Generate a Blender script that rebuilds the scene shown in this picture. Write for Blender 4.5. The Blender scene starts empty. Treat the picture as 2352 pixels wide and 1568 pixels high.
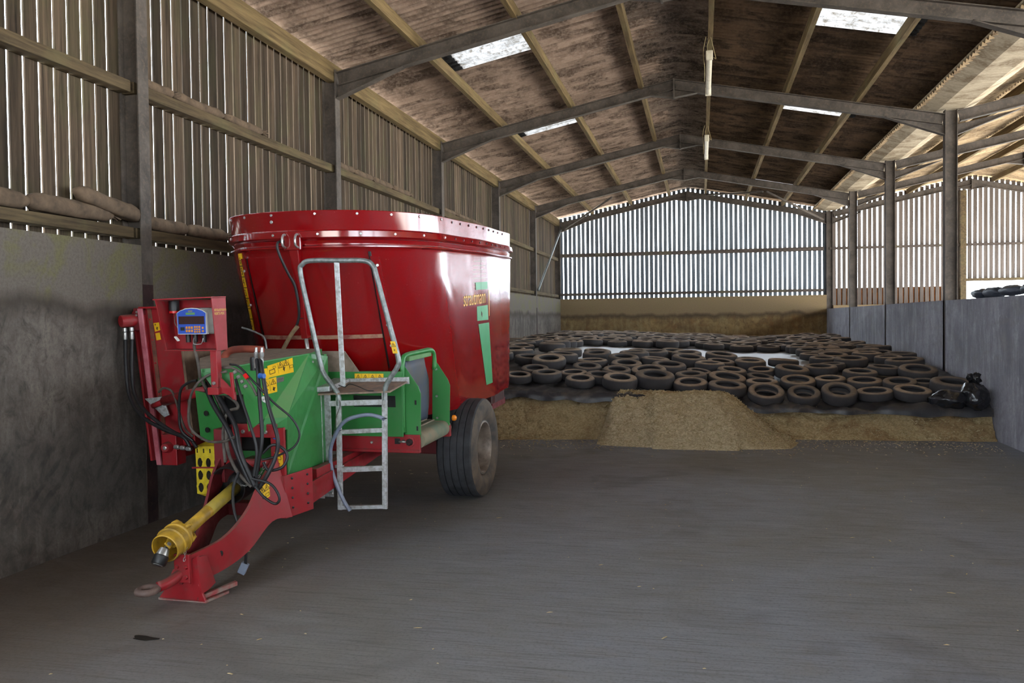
import bpy, bmesh, math, random
import numpy as np
from mathutils import Vector, Matrix, Quaternion, noise as mnoise
random.seed(7); RNG = np.random.default_rng(7)
PI = math.pi
SC = bpy.context.scene
COL = SC.collection

# ------------------------------------------------------------------ camera
FPX, YAW, PITCH, ROLL = 1950.0, 0.2196, 0.0255, 0.0120
cam_d = bpy.data.cameras.new('camera'); cam = bpy.data.objects.new('camera', cam_d); COL.objects.link(cam)
cam_d.sensor_width = 36.0; cam_d.lens = FPX / 2352 * 36.0; cam_d.clip_start = 0.05; cam_d.clip_end = 500
_F = Vector((-math.sin(YAW) * math.cos(PITCH), math.cos(YAW) * math.cos(PITCH), -math.sin(PITCH)))
_R = Vector((math.cos(YAW), math.sin(YAW), 0)); _U = _R.cross(_F)
_c, _s = math.cos(ROLL), math.sin(ROLL)
_r = _R * _c - _U * _s; _u = _R * _s + _U * _c
cam.matrix_world = Matrix(((_r.x, _u.x, -_F.x, 4.984), (_r.y, _u.y, -_F.y, 0.0), (_r.z, _u.z, -_F.z, 1.836), (0, 0, 0, 1)))
SC.camera = cam

# ------------------------------------------------------------------ world, sun, exposure
world = bpy.data.worlds.new('world'); SC.world = world; world.use_nodes = True
wn = world.node_tree.nodes; bg = wn['Background']
bg.inputs['Color'].default_value = (0.80, 0.90, 1.0, 1); bg.inputs['Strength'].default_value = 8.5
sun_d = bpy.data.lights.new('sun', 'SUN'); sun = bpy.data.objects.new('sun', sun_d); COL.objects.link(sun)
sun_d.energy = 42.0; sun_d.angle = 0.02; sun_d.color = (1.0, 0.95, 0.88)
sun.rotation_euler = Vector((-0.72, 0.16, -1.0)).to_track_quat('-Z', 'Y').to_euler()
SC.view_settings.view_transform = 'Standard'; SC.view_settings.look = 'None'
SC.view_settings.exposure = 0.74; SC.view_settings.gamma = 1.0
SC.view_settings.use_curve_mapping = False
SC.cycles.max_bounces = 8; SC.cycles.diffuse_bounces = 5; SC.cycles.glossy_bounces = 4
SC.cycles.transmission_bounces = 4; SC.cycles.sample_clamp_indirect = 8.0
SC.cycles.use_denoising = True

# ------------------------------------------------------------------ materials
MATS = {}
def srgb(h):
    h = h.lstrip('#'); v = [int(h[i:i + 2], 16) / 255 for i in (0, 2, 4)]
    return tuple(x / 12.92 if x <= 0.04045 else ((x + 0.055) / 1.055) ** 2.4 for x in v) + (1,)
class NT:
    """tiny node-tree helper"""
    def __init__(s, name):
        s.m = bpy.data.materials.new(name); s.m.use_nodes = True; s.t = s.m.node_tree; s.n = s.t.nodes
        s.b = s.n['Principled BSDF']; s.o = s.n['Material Output']; MATS[name] = s.m
    def new(s, typ, **kw):
        n = s.n.new(typ)
        for k, v in kw.items(): setattr(n, k, v)
        return n
    def link(s, a, b): s.t.links.new(a, b)
    def pos(s, scale=(1, 1, 1), obj=False, rot=(0, 0, 0), jitter=0.0):
        if obj: src = s.new('ShaderNodeTexCoord').outputs['Object']
        else: src = s.new('ShaderNodeNewGeometry').outputs['Position']
        if jitter:
            oi = s.new('ShaderNodeObjectInfo'); mu = s.new('ShaderNodeMath', operation='MULTIPLY'); mu.inputs[1].default_value = jitter
            s.link(oi.outputs['Random'], mu.inputs[0]); ad = s.new('ShaderNodeVectorMath', operation='ADD')
            s.link(src, ad.inputs[0]); s.link(mu.outputs[0], ad.inputs[1]); src = ad.outputs[0]
        mp = s.new('ShaderNodeMapping'); mp.inputs['Scale'].default_value = scale; mp.inputs['Rotation'].default_value = rot
        s.link(src, mp.inputs[0]); return mp.outputs[0]
    def noise(s, vec, scale=5, detail=4, rough=0.55, dist=0.0):
        n = s.new('ShaderNodeTexNoise'); n.inputs['Scale'].default_value = scale; n.inputs['Detail'].default_value = detail
        n.inputs['Roughness'].default_value = rough; n.inputs['Distortion'].default_value = dist
        s.link(vec, n.inputs['Vector']); return n.outputs['Fac']
    def ramp(s, fac, stops):
        r = s.new('ShaderNodeValToRGB'); e = r.color_ramp.elements
        while len(e) < len(stops): e.new(0.5)
        for i, (p, c) in enumerate(stops):
            e[i].position = p; e[i].color = c if len(c) == 4 else tuple(c) + (1,)
        s.link(fac, r.inputs[0]); return r.outputs[0]
    def mix(s, fac, a, b, mode='MIX'):
        n = s.new('ShaderNodeMix', data_type='RGBA', blend_type=mode)
        for sock, v in ((n.inputs[0], fac), (n.inputs[6], a), (n.inputs[7], b)):
            if isinstance(v, (int, float)): sock.default_value = v
            elif isinstance(v, tuple): sock.default_value = v if len(v) == 4 else v + (1,)
            else: s.link(v, sock)
        return n.outputs[2]
    def bump(s, h, strength=0.3, dist=0.01):
        n = s.new('ShaderNodeBump'); n.inputs['Strength'].default_value = strength; n.inputs['Distance'].default_value = dist
        s.link(h, n.inputs['Height']); s.link(n.outputs[0], s.b.inputs['Normal'])
    def rand_value(s, col, lo=0.75, hi=1.2):
        oi = s.new('ShaderNodeObjectInfo'); mr = s.new('ShaderNodeMapRange')
        mr.inputs[3].default_value = lo; mr.inputs[4].default_value = hi; s.link(oi.outputs['Random'], mr.inputs[0])
        hsv = s.new('ShaderNodeHueSaturation'); s.link(mr.outputs[0], hsv.inputs['Value']); s.link(col, hsv.inputs['Color'])
        return hsv.outputs[0]
    def fin(s, col=None, rough=None, metal=None, spec=None):
        if col is not None:
            if isinstance(col, tuple): s.b.inputs['Base Color'].default_value = col
            else: s.link(col, s.b.inputs['Base Color'])
        if rough is not None:
            if isinstance(rough, (int, float)): s.b.inputs['Roughness'].default_value = rough
            else: s.link(rough, s.b.inputs['Roughness'])
        if metal is not None: s.b.inputs['Metallic'].default_value = metal
        if spec is not None: s.b.inputs['Specular IOR Level'].default_value = spec
        return s.m

def plain(name, c, rough=0.6, metal=0.0, c2=None, scale=20, bump=0.0, spec=0.5, obj=True):
    n = NT(name); c = srgb(c) if isinstance(c, str) else c
    if c2 is None: c2 = tuple(x * 0.78 for x in c[:3]) + (1,)
    else: c2 = srgb(c2) if isinstance(c2, str) else c2
    v = n.noise(n.pos(obj=obj), scale, 5, 0.6)
    n.fin(n.ramp(v, [(0.35, c2), (0.62, c)]), rough, metal, spec)
    if bump: n.bump(v, bump, 0.004)
    return n.m

def mat_concrete(name, base, dark, light, brown, wear=0.5, lines=False):
    n = NT(name)
    big = n.noise(n.pos((0.5, 0.35, 0.8)), 1.3, 5, 0.6, 0.6)
    streak = n.noise(n.pos((2.2, 2.2, 0.35)), 2.4, 6, 0.65, 0.3)
    fine = n.noise(n.pos(), 38, 6, 0.7); mot = n.noise(n.pos((1, 1, .6)), 5, 8, 0.75, .6)
    c = n.mix(n.ramp(big, [(0.38, (0, 0, 0)), (0.62, (1, 1, 1))]), srgb(dark), srgb(base))
    c = n.mix(n.ramp(streak, [(0.45, (0, 0, 0)), (0.75, (0.75,) * 3)]), c, srgb(light))
    bb = n.noise(n.pos((0.7, 0.5, 1.6)), 1.9, 4, 0.6, 1.2)
    c = n.mix(n.ramp(bb, [(0.5, (0, 0, 0)), (0.66, (wear,) * 3)]), c, srgb(brown))
    c = n.mix(n.ramp(mot, [(0.36, (0.7,) * 3), (0.52, (0, 0, 0))]), c, srgb(dark)); c = n.mix(n.ramp(mot, [(0.58, (0, 0, 0)), (0.7, (0.6,) * 3)]), c, srgb(light))
    c = n.mix(n.ramp(fine, [(0.3, (0.55,) * 3), (0.6, (0, 0, 0))]), c, srgb(dark))
    n.fin(c, 0.85, 0, 0.3)
    n.bump(fine, 0.35, 0.006); return n.m

def mat_banded(name, base, dark, light, brown, upper, line_z, patch, wear=0.5, green='#7d7a4a', scuff=False):
    """cast wall with a tide line: paler lichened concrete above, scuffed below"""
    n = NT(name)
    big = n.noise(n.pos((0.5, 0.5, 0.9)), 1.5, 5, 0.6, 0.6); streak = n.noise(n.pos((2.6, 2.6, 0.30)), 2.4, 6, 0.65, 0.3)
    fine = n.noise(n.pos(), 42, 6, 0.75); blot = n.noise(n.pos((1, 1, 1)), 2.2, 4, 0.6, 0.9); wav = n.noise(n.pos((1, 1, 0.15)), 1.6, 4, 0.55)
    c = n.mix(n.ramp(big, [(0.36, (0, 0, 0)), (0.62, (1, 1, 1))]), srgb(dark), srgb(base))
    c = n.mix(n.ramp(streak, [(0.46, (0, 0, 0)), (0.74, (0.7,) * 3)]), c, srgb(light))
    c = n.mix(n.ramp(blot, [(0.52, (0, 0, 0)), (0.66, (wear,) * 3)]), c, srgb(brown))
    g = n.new('ShaderNodeNewGeometry'); sx = n.new('ShaderNodeSeparateXYZ'); n.link(g.outputs['Position'], sx.inputs[0])
    zz = n.new('ShaderNodeMath', operation='MULTIPLY_ADD'); zz.inputs[1].default_value = 0.35; n.link(wav, zz.inputs[0]); n.link(sx.outputs[2], zz.inputs[2])
    def band(lo, hi, v0, v1):
        m = n.new('ShaderNodeMapRange'); m.inputs[1].default_value = lo; m.inputs[2].default_value = hi; m.inputs[3].default_value = v0; m.inputs[4].default_value = v1
        n.link(zz.outputs[0], m.inputs[0]); return m.outputs[0]
    mot = n.noise(n.pos((1, 1, 0.7)), 7, 8, 0.75, 0.6)
    c = n.mix(n.ramp(mot, [(0.36, (0.85,) * 3), (0.52, (0, 0, 0))]), c, srgb(dark)); c = n.mix(n.ramp(mot, [(0.55, (0, 0, 0)), (0.72, (0.6,) * 3)]), c, srgb(light))
    up = n.mix(n.ramp(blot, [(0.47, (0, 0, 0)), (0.60, (patch,) * 3)]), n.mix(fine, srgb(upper), srgb(base)), srgb(green))
    c = n.mix(band(line_z + .12, line_z + .24, 0, 1), c, up)
    k = n.new('ShaderNodeMath', operation='MULTIPLY'); n.link(band(line_z, line_z + .14, 0, 1), k.inputs[0]); n.link(band(line_z + .16, line_z + .26, 1, 0), k.inputs[1])
    k2 = n.new('ShaderNodeMath', operation='MULTIPLY'); n.link(k.outputs[0], k2.inputs[0]); k2.inputs[1].default_value = 0.75
    c = n.mix(k2.outputs[0], c, srgb('#3b332b'))
    if scuff:      # rubber marks left by tyre lugs low on the wall
        wv = n.new('ShaderNodeTexWave'); wv.bands_direction = 'Y'; wv.inputs['Scale'].default_value = 2.6; wv.inputs['Distortion'].default_value = 5.0; wv.inputs['Detail'].default_value = 3
        n.link(n.pos((1, 1, 1), rot=(0.75, 0, 0)), wv.inputs['Vector'])
        st = n.mix(1.0, n.ramp(wv.outputs['Fac'], [(0.55, (0, 0, 0)), (0.85, (1, 1, 1))]), n.ramp(blot, [(0.45, (0, 0, 0)), (0.62, (.6,) * 3)]), 'MULTIPLY')
        g2 = n.mix(1.0, band(0.45, 0.7, 0, 1), band(0.95, 1.15, 1, 0), 'MULTIPLY'); st = n.mix(1.0, st, g2, 'MULTIPLY')
        c = n.mix(st, c, srgb('#262423'))
        c = n.mix(n.mix(1.0, n.mix(1.0, band(0.3, 0.5, 0, 1), band(1.0, 1.3, .55, 0), 'MULTIPLY'), n.ramp(big, [(0.4, (0, 0, 0)), (0.6, (1, 1, 1))]), 'MULTIPLY'), c, srgb('#3a3937'))
    c = n.mix(n.ramp(fine, [(0.3, (0.5,) * 3), (0.55, (0, 0, 0))]), c, srgb(dark))
    n.fin(c, 0.88, 0, 0.25); n.bump(fine, 0.4, 0.006); return n.m

def mat_floor():
    n = NT('floor_concrete')
    big = n.noise(n.pos((0.35, 0.3, 1)), 1.1, 5, 0.6, 0.5)
    mid = n.noise(n.pos((0.9, 1.6, 1)), 2.6, 6, 0.65, 0.8)
    brush = n.noise(n.pos((1.2, 38, 1), rot=(0, 0, 0.10)), 1.6, 4, 0.6)
    fine = n.noise(n.pos(), 45, 6, 0.75)
    c = n.mix(n.ramp(big, [(0.36, (0, 0, 0)), (0.62, (1, 1, 1))]), srgb('#7b7975'), srgb('#83858c'))
    c = n.mix(n.ramp(mid, [(0.5, (0, 0, 0)), (0.75, (0.4,) * 3)]), c, srgb('#8b857d'))
    stain = n.noise(n.pos((0.55, 0.5, 1)), 1.7, 3, 0.5, 1.0)
    c = n.mix(n.ramp(stain, [(0.27, (0.35,) * 3), (0.42, (0, 0, 0))]), c, srgb('#4d4a47'))
    c = n.mix(n.ramp(brush, [(0.32, (0.55,) * 3), (0.5, (0, 0, 0))]), c, srgb('#4d4945'))
    c = n.mix(n.ramp(fine, [(0.28, (0.5,) * 3), (0.5, (0, 0, 0))]), c, srgb('#3f3a38'))
    # dung and silage brown beside the left wall
    sx = n.new('ShaderNodeSeparateXYZ'); g = n.new('ShaderNodeNewGeometry'); n.link(g.outputs['Position'], sx.inputs[0])
    ad = n.new('ShaderNodeMath', operation='MULTIPLY_ADD'); ad.inputs[1].default_value = 2.4; n.link(mid, ad.inputs[0]); n.link(sx.outputs[0], ad.inputs[2])
    mr = n.new('ShaderNodeMapRange'); mr.inputs[1].default_value = 2.2; mr.inputs[2].default_value = 4.0; mr.inputs[3].default_value = 0.75; mr.inputs[4].default_value = 0.0
    n.link(ad.outputs[0], mr.inputs[0])
    c = n.mix(mr.outputs[0], c, n.mix(fine, srgb('#4a3f33'), srgb('#7a6a56')))
    rr = n.ramp(mid, [(0.3, (0.55,) * 3), (0.7, (0.85,) * 3)])
    n.fin(c, rr, 0, 0.35)
    h = n.mix(0.5, brush, fine); n.bump(h, 0.35, 0.006)
    return n.m

def mat_wood(name, base, dark, green=None, lo=0.6, hi=1.25, sz=0.05):
    n = NT(name)
    grain = n.noise(n.pos((9, 9, 0.35), jitter=9), 3.0, 6, 0.7, 0.4)
    blot = n.noise(n.pos((1.6, 1.6, 0.8)), 2.1, 4, 0.6, 0.3)
    c = n.mix(n.ramp(grain, [(0.3, (0, 0, 0)), (0.68, (1, 1, 1))]), srgb(dark), srgb(base))
    if green: c = n.mix(n.ramp(blot, [(0.48, (0, 0, 0)), (0.7, (0.55,) * 3)]), c, srgb(green))
    n.fin(n.rand_value(c, lo, hi), 0.9, 0, 0.2)
    n.bump(grain, 0.4, 0.004); return n.m

def mat_timber(name, base, dark, axis=1):
    n = NT(name)
    sc = [7, 7, 7]; sc[axis] = 0.4
    grain = n.noise(n.pos(tuple(sc)), 2.6, 6, 0.7, 0.3)
    blot = n.noise(n.pos(), 1.7, 4, 0.6)
    c = n.mix(n.ramp(grain, [(0.3, (0, 0, 0)), (0.66, (1, 1, 1))]), srgb(dark), srgb(base))
    c = n.mix(n.ramp(blot, [(0.5, (0, 0, 0)), (0.72, (0.4,) * 3)]), c, srgb('#6d6a48'))
    n.fin(c, 0.9, 0, 0.2); n.bump(grain, 0.3, 0.004); return n.m

def mat_sheet(name, base, dark, pale, laps=True):
    """weathered fibre-cement roofing underside"""
    n = NT(name)
    v = n.noise(n.pos((1.0, 1.2, 1.0), jitter=5), 1.9, 4, 0.6, 0.7)
    f = n.noise(n.pos(), 22, 5, 0.7)
    s = n.noise(n.pos((0.7, 7, 0.7), jitter=4), 1.6, 4, 0.6)
    c = n.mix(n.ramp(v, [(0.38, (0.1,) * 3), (0.58, (1, 1, 1))]), srgb(dark), srgb(base))
    c = n.mix(n.ramp(f, [(0.45, (0, 0, 0)), (0.7, (0.45,) * 3)]), c, srgb(pale))
    c = n.mix(n.ramp(s, [(0.32, (0.4,) * 3), (0.46, (0, 0, 0))]), c, srgb(dark))
    # dark lines painted in for the shade where sheets overlap
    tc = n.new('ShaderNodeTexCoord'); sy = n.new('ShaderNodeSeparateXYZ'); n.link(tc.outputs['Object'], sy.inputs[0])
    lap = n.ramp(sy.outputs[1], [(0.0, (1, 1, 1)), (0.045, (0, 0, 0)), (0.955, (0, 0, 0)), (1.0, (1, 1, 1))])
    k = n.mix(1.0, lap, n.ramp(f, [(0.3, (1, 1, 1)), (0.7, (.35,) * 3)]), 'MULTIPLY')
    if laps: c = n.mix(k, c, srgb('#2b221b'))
    n.fin(n.rand_value(c, 0.85, 1.12), 0.92, 0, 0.15); n.bump(f, 0.25, 0.004); return n.m

def mat_skylight():
    n = NT('skylight_plastic')
    f = n.noise(n.pos(), 9, 6, 0.75, 0.5); s = n.noise(n.pos((0.6, 6, 0.6)), 2.5, 5, 0.65)
    dirt = n.mix(n.ramp(f, [(0.44, (0, 0, 0)), (0.66, (1, 1, 1))]), (0.075, 0.077, 0.08, 1), (0.022, 0.019, 0.015, 1))
    dirt = n.mix(n.ramp(s, [(0.32, (0.8,) * 3), (0.5, (0, 0, 0))]), dirt, (0.012, 0.011, 0.009, 1))
    t = n.new('ShaderNodeBsdfTranslucent'); n.link(dirt, t.inputs[0])
    n.fin(dirt, 0.6); m = n.new('ShaderNodeMixShader'); m.inputs[0].default_value = 0.72
    n.link(n.b.outputs[0], m.inputs[1]); n.link(t.outputs[0], m.inputs[2]); n.link(m.outputs[0], n.o.inputs[0])
    return n.m

def mat_steel(name, base, dark, rust=None, amt=0.5):
    n = NT(name)
    v = n.noise(n.pos(), 3.2, 6, 0.65, 0.4); f = n.noise(n.pos(), 26, 5, 0.7)
    c = n.mix(n.ramp(v, [(0.35, (0, 0, 0)), (0.65, (1, 1, 1))]), srgb(dark), srgb(base))
    if rust: c = n.mix(n.ramp(f, [(0.5, (0, 0, 0)), (0.72, (amt,) * 3)]), c, srgb(rust))
    n.fin(c, 0.75, 0, 0.35); n.bump(f, 0.25, 0.003); return n.m

def mat_paint(name, base, dust='#8d7868', amt=0.45, rough=0.28, scale=7, dusttop=0.0, coat=0.0, chips=None):
    n = NT(name)
    v = n.noise(n.pos(), scale, 6, 0.7, 0.5); f = n.noise(n.pos(), 60, 4, 0.7)
    c = n.mix(n.ramp(v, [(0.5, (0, 0, 0)), (0.78, (amt,) * 3)]), srgb(base), srgb(dust))
    if chips: c = n.mix(n.ramp(f, [(0.70, (0, 0, 0)), (0.74, (1, 1, 1))]), c, srgb(chips))
    if dusttop:      # dust lies on upward faces
        g = n.new('ShaderNodeNewGeometry'); sx = n.new('ShaderNodeSeparateXYZ'); n.link(g.outputs['True Normal'], sx.inputs[0])
        r = n.ramp(sx.outputs[2], [(0.55, (0, 0, 0)), (0.9, (dusttop,) * 3)])
        c = n.mix(r, c, srgb(dust))
    rr = n.ramp(v, [(0.45, (rough,) * 3), (0.75, (min(1, rough + 0.35),) * 3)])
    n.fin(c, rr, 0, 0.5)
    if coat: n.b.inputs['Coat Weight'].default_value = coat; n.b.inputs['Coat Roughness'].default_value = 0.08
    return n.m

M_FLOOR = mat_floor()
M_WALL_L = mat_banded('left_wall_concrete', '#6f665e', '#45403b', '#82796f', '#5b5049', '#645c51', 2.02, 0.6, 0.5, '#6b673c', True)
M_WALL_R = mat_concrete('right_wall_concrete', '#a2a1aa', '#7d7c85', '#c8c8d0', '#8f8d84', 0.35)
M_WALL_B = mat_banded('rear_wall_concrete', '#8f7750', '#665238', '#978662', '#7a5632', '#6f6254', 1.95, 0.3, 0.5, '#80704e')
M_BOARD_L = mat_wood('left_boarding_wood', '#5c4d3e', '#211b15', '#46442d', 0.5, 1.35)
M_BOARD_B = mat_wood('rear_boarding_wood', '#788088', '#464b52', None, 0.8, 1.15)
M_BOARD_R = mat_wood('annex_boarding_wood', '#756b64', '#4a423c', None, 0.8, 1.15)
M_RAIL = mat_timber('rail_timber', '#66573f', '#382f25')
M_RAILB = mat_timber('rear_rail_timber', '#5f554f', '#39322e', 0)
M_PURLIN = mat_timber('purlin_timber', '#7d6a49', '#483b28')
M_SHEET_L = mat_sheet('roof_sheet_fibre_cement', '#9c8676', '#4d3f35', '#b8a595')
M_SHEET_R = mat_sheet('roof_sheet_shaded', '#5c4a39', '#2a211a', '#725f4c')  # right slope: same sheeting, its shade painted in as a darker colour
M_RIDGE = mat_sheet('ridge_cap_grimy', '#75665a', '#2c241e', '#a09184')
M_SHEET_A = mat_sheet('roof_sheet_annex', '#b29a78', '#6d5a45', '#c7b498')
M_SKY = mat_skylight()
M_STEEL = mat_steel('frame_steel', '#5d554e', '#3f3934', '#7a6a58', 0.4)
M_STEEL_D = mat_steel('frame_steel_painted', '#3a2523', '#221617', '#4d3a30', 0.4)
M_GUTTER = mat_sheet('valley_gutter_cement', '#b3a58d', '#7d6c55', '#cfc3ac', False)
M_SACK = plain('sack_woven', '#6f5d4b', 0.9, c2='#4c4035', scale=6, bump=0.4, spec=0.2)
M_GROUND = plain('yard_ground', '#aeaaa2', 0.95, c2='#95918a', scale=0.6, obj=False)

# ------------------------------------------------------------------ mesh helpers
class MB:
    """collects geometry, builds one mesh object"""
    def __init__(s): s.v = []; s.f = []
    def add(s, verts, faces):
        o = len(s.v); s.v += [tuple(p) for p in verts]; s.f += [tuple(i + o for i in f) for f in faces]; return s
    def box(s, x0, x1, y0, y1, z0, z1):
        return s.add([(x0, y0, z0), (x1, y0, z0), (x1, y1, z0), (x0, y1, z0), (x0, y0, z1), (x1, y0, z1), (x1, y1, z1), (x0, y1, z1)],
                     [(3, 2, 1, 0), (4, 5, 6, 7), (0, 1, 5, 4), (1, 2, 6, 5), (2, 3, 7, 6), (3, 0, 4, 7)])
    def bar(s, a, b, w, h, up=(0, 0, 1)):
        """rectangular bar from a to b, w sideways, h along up"""
        a, b, up = Vector(a), Vector(b), Vector(up); d = (b - a).normalized()
        r = d.cross(up); r = r.normalized() if r.length > 1e-6 else Vector((1, 0, 0)); u = r.cross(d)
        vs = [p + r * sx * w / 2 + u * sz * h / 2 for p in (a, b) for sx, sz in ((-1, -1), (1, -1), (1, 1), (-1, 1))]
        return s.add(vs, [(0, 1, 2, 3), (7, 6, 5, 4), (0, 4, 5, 1), (1, 5, 6, 2), (2, 6, 7, 3), (3, 7, 4, 0)])
    def prism(s, pts, vec):
        """planar polygon pts extruded along vec"""
        n = len(pts); vec = Vector(vec); a = [Vector(p) for p in pts]; b = [p + vec for p in a]
        nn = Vector((0, 0, 0))
        for i in range(n): nn += a[i].cross(a[(i + 1) % n])
        fl = nn.dot(vec) > 0
        top = tuple(range(n)); bot = tuple(range(2 * n - 1, n - 1, -1))
        f = [tuple(reversed(top)), tuple(reversed(bot))] if fl else [top, bot]
        for i in range(n):
            j = (i + 1) % n; q = (i, j, n + j, n + i); f.append(q if fl else tuple(reversed(q)))
        return s.add(a + b, f)
    def tube(s, pts, r, n=8, caps=True, rs=None):
        pts = [Vector(p) for p in pts]; N = len(pts); ring = []; prev = None
        for i, p in enumerate(pts):
            t = (pts[min(i + 1, N - 1)] - pts[max(i - 1, 0)])
            t = t.normalized() if t.length > 1e-9 else Vector((0, 0, 1))
            if prev is None:
                u = t.orthogonal().normalized()
            else:
                u = prev - t * prev.dot(t); u = u.normalized() if u.length > 1e-6 else t.orthogonal().normalized()
            prev = u; w = t.cross(u); rr = rs[i] if rs else r
            ring.append([p + (u * math.cos(2 * PI * k / n) + w * math.sin(2 * PI * k / n)) * rr for k in range(n)])
        vs = [q for rg in ring for q in rg]; f = []
        for i in range(N - 1):
            for k in range(n):
                k2 = (k + 1) % n; f.append((i * n + k, i * n + k2, (i + 1) * n + k2, (i + 1) * n + k))
        if caps: f.append(tuple(range(n - 1, -1, -1))); f.append(tuple((N - 1) * n + k for k in range(n)))
        return s.add(vs, f)
    def lathe(s, prof, origin, axis, n=24, close=False):
        """prof: (radius, offset along axis)"""
        axis = Vector(axis).normalized(); u = axis.orthogonal().normalized(); w = axis.cross(u); o = Vector(origin)
        vs = []; m = len(prof)
        for k in range(n):
            a = 2 * PI * k / n; d = u * math.cos(a) + w * math.sin(a)
            vs += [o + axis * h + d * r for r, h in prof]
        f = []
        for k in range(n):
            k2 = (k + 1) % n
            for i in range(m if close else m - 1):
                j = (i + 1) % m; f.append((k * m + i, k2 * m + i, k2 * m + j, k * m + j))
        return s.add(vs, f)
    def build(s, name, mat, parent=None, smooth=False, bevel=0.0, angle=None):
        me = bpy.data.meshes.new(name); me.from_pydata([tuple(p) for p in s.v], [], s.f)
        bm = bmesh.new(); bm.from_mesh(me); bmesh.ops.recalc_face_normals(bm, faces=bm.faces); bm.to_mesh(me); bm.free()
        me.materials.append(mat)
        if smooth:
            me.polygons.foreach_set('use_smooth', [True] * len(me.polygons))
            if angle is not None: me.set_sharp_from_angle(angle=math.radians(angle))
        me.update()
        o = link(bpy.data.objects.new(name, me), parent)
        if bevel:
            b = o.modifiers.new('bevel', 'BEVEL'); b.width = bevel; b.segments = 2; b.limit_method = 'ANGLE'
        return o
def link(o, parent=None):
    COL.objects.link(o)
    if parent is not None: o.parent = parent
    return o
def empty(name, loc=(0, 0, 0), parent=None):
    o = bpy.data.objects.new(name, None); o.location = loc; o.empty_display_size = 0.2; return link(o, parent)
def tag(o, label=None, cat=None, group=None, kind=None):
    if label: o['label'] = label
    if cat: o['category'] = cat
    if group: o['group'] = group
    if kind: o['kind'] = kind
    return o
def inst(name, me, parent=None, loc=(0, 0, 0), rot=(0, 0, 0), scale=(1, 1, 1)):
    o = bpy.data.objects.new(name, me); o.location = loc; o.rotation_euler = rot; o.scale = scale; return link(o, parent)
def unit_box_mesh(name, mat):
    """x -.5...5, y -.5...5, z 0..1"""
    b = MB().box(-.5, .5, -.5, .5, 0, 1); me = bpy.data.meshes.new(name); me.from_pydata(b.v, [], b.f); me.materials.append(mat); return me

# ------------------------------------------------------------------ building dimensions
W = 9.144; FY = [-6.0, -1.85, 2.5, 6.853, 11.157, 16.138, 21.007, 25.861, 30.50]   # portal frame positions along the barn
Y0, Y1 = -6.4, 30.62
ZE, ZA, ZH, ZAB = 5.335, 6.268, 4.97, 5.911
WL, WR, WB = 2.564, 2.083, 2.56
SL = (ZA - ZE) / (W / 2); TH = math.atan(SL)
RAISE = 0.17                                             # purlin depth between rafter and sheets
def roof_z(x): return ZE + SL * (W / 2 - abs(x - W / 2)) if x <= W else ZE + SL * (W / 2 - abs(x - W - W / 2))

# ---- floor and outside ground
floor = MB().box(-0.3, 2 * W + 0.3, Y0 - 3.4, Y1 + 0.1, -0.3, 0.0).build('floor', M_FLOOR); tag(floor, kind='structure')
M_OIL = plain('oil_stain', '#17140f', 0.5, c2='#221d17', scale=9)
for ox, oy, ra, rb, sd in ((1.79, 4.33, .035, .08, 1),):
    pts = [(ox + math.cos(a) * rb * (1 + .3 * math.sin(3 * a + sd)), oy + math.sin(a) * ra * (1 + .3 * math.cos(2 * a + sd)), 0.0) for a in [2 * PI * k / 18 for k in range(18)]]
    MB().prism(pts, (0, 0, 0.003)).build('oil_stain', M_OIL, floor)
g = MB().add([(-90, -90, -0.06), (110, -90, -0.06), (110, 120, -0.06), (-90, 120, -0.06)], [(0, 1, 2, 3)]).build('ground_outside', M_GROUND); tag(g, kind='structure')

# ---- left wall: concrete base panels, rails, boards
wall_l = tag(empty('wall_left'), kind='structure')
for k in range(len(FY) - 1):
    a, b = FY[k] + 0.155, FY[k + 1] - 0.005
    MB().box(-0.17, 0.0, a, b, 0, WL - 0.004 * (k % 3)).build('concrete_panel', M_WALL_L, wall_l)
    for z0, z1 in ((2.625, 2.72), (3.945, 4.05)):
        MB().box(-0.195, -0.06, FY[k] + 0.02, FY[k + 1] - 0.02, z0, z1).build('rail', M_RAIL, wall_l, bevel=0.006)
bm_l = unit_box_mesh('board', M_BOARD_L)
y = 2.0; n = 0
PITCHB = 0.1622
y = 5.568 - 0.0811 - PITCHB * 16
while y < Y1 - 0.1:
    w = 0.1365 + random.uniform(-0.003, 0.003)
    inst('board', bm_l, wall_l, (-0.207 + random.uniform(-.001, .001), y, 2.42), (0, 0, random.uniform(-.012, .012)), (0.016, w, 3.02))
    y += PITCHB

# ---- rear wall
wall_b = tag(empty('wall_back'), kind='structure')
YB = 30.5
MB().box(-0.17, W, YB, YB + 0.15, 0, WB).build('concrete_panel', M_WALL_B, wall_b)
for z, h in ((2.72, 0.09), (4.13, 0.13)):
    MB().box(0.0, W - 0.08, YB + 0.02, YB + 0.13, z - h / 2, z + h / 2).build('rail', M_RAILB, wall_b)
bm_b = unit_box_mesh('board', M_BOARD_B)
x = 0.02
while x < W - 0.02:
    top = roof_z(x) + RAISE - 0.02
    inst('board', bm_b, wall_b, (x, YB + 0.15, 2.42), (0, random.uniform(-.002, .002), 0), (0.116 + random.uniform(-.006, .006), 0.02, top - 2.42))
    x += 0.1622
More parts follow.
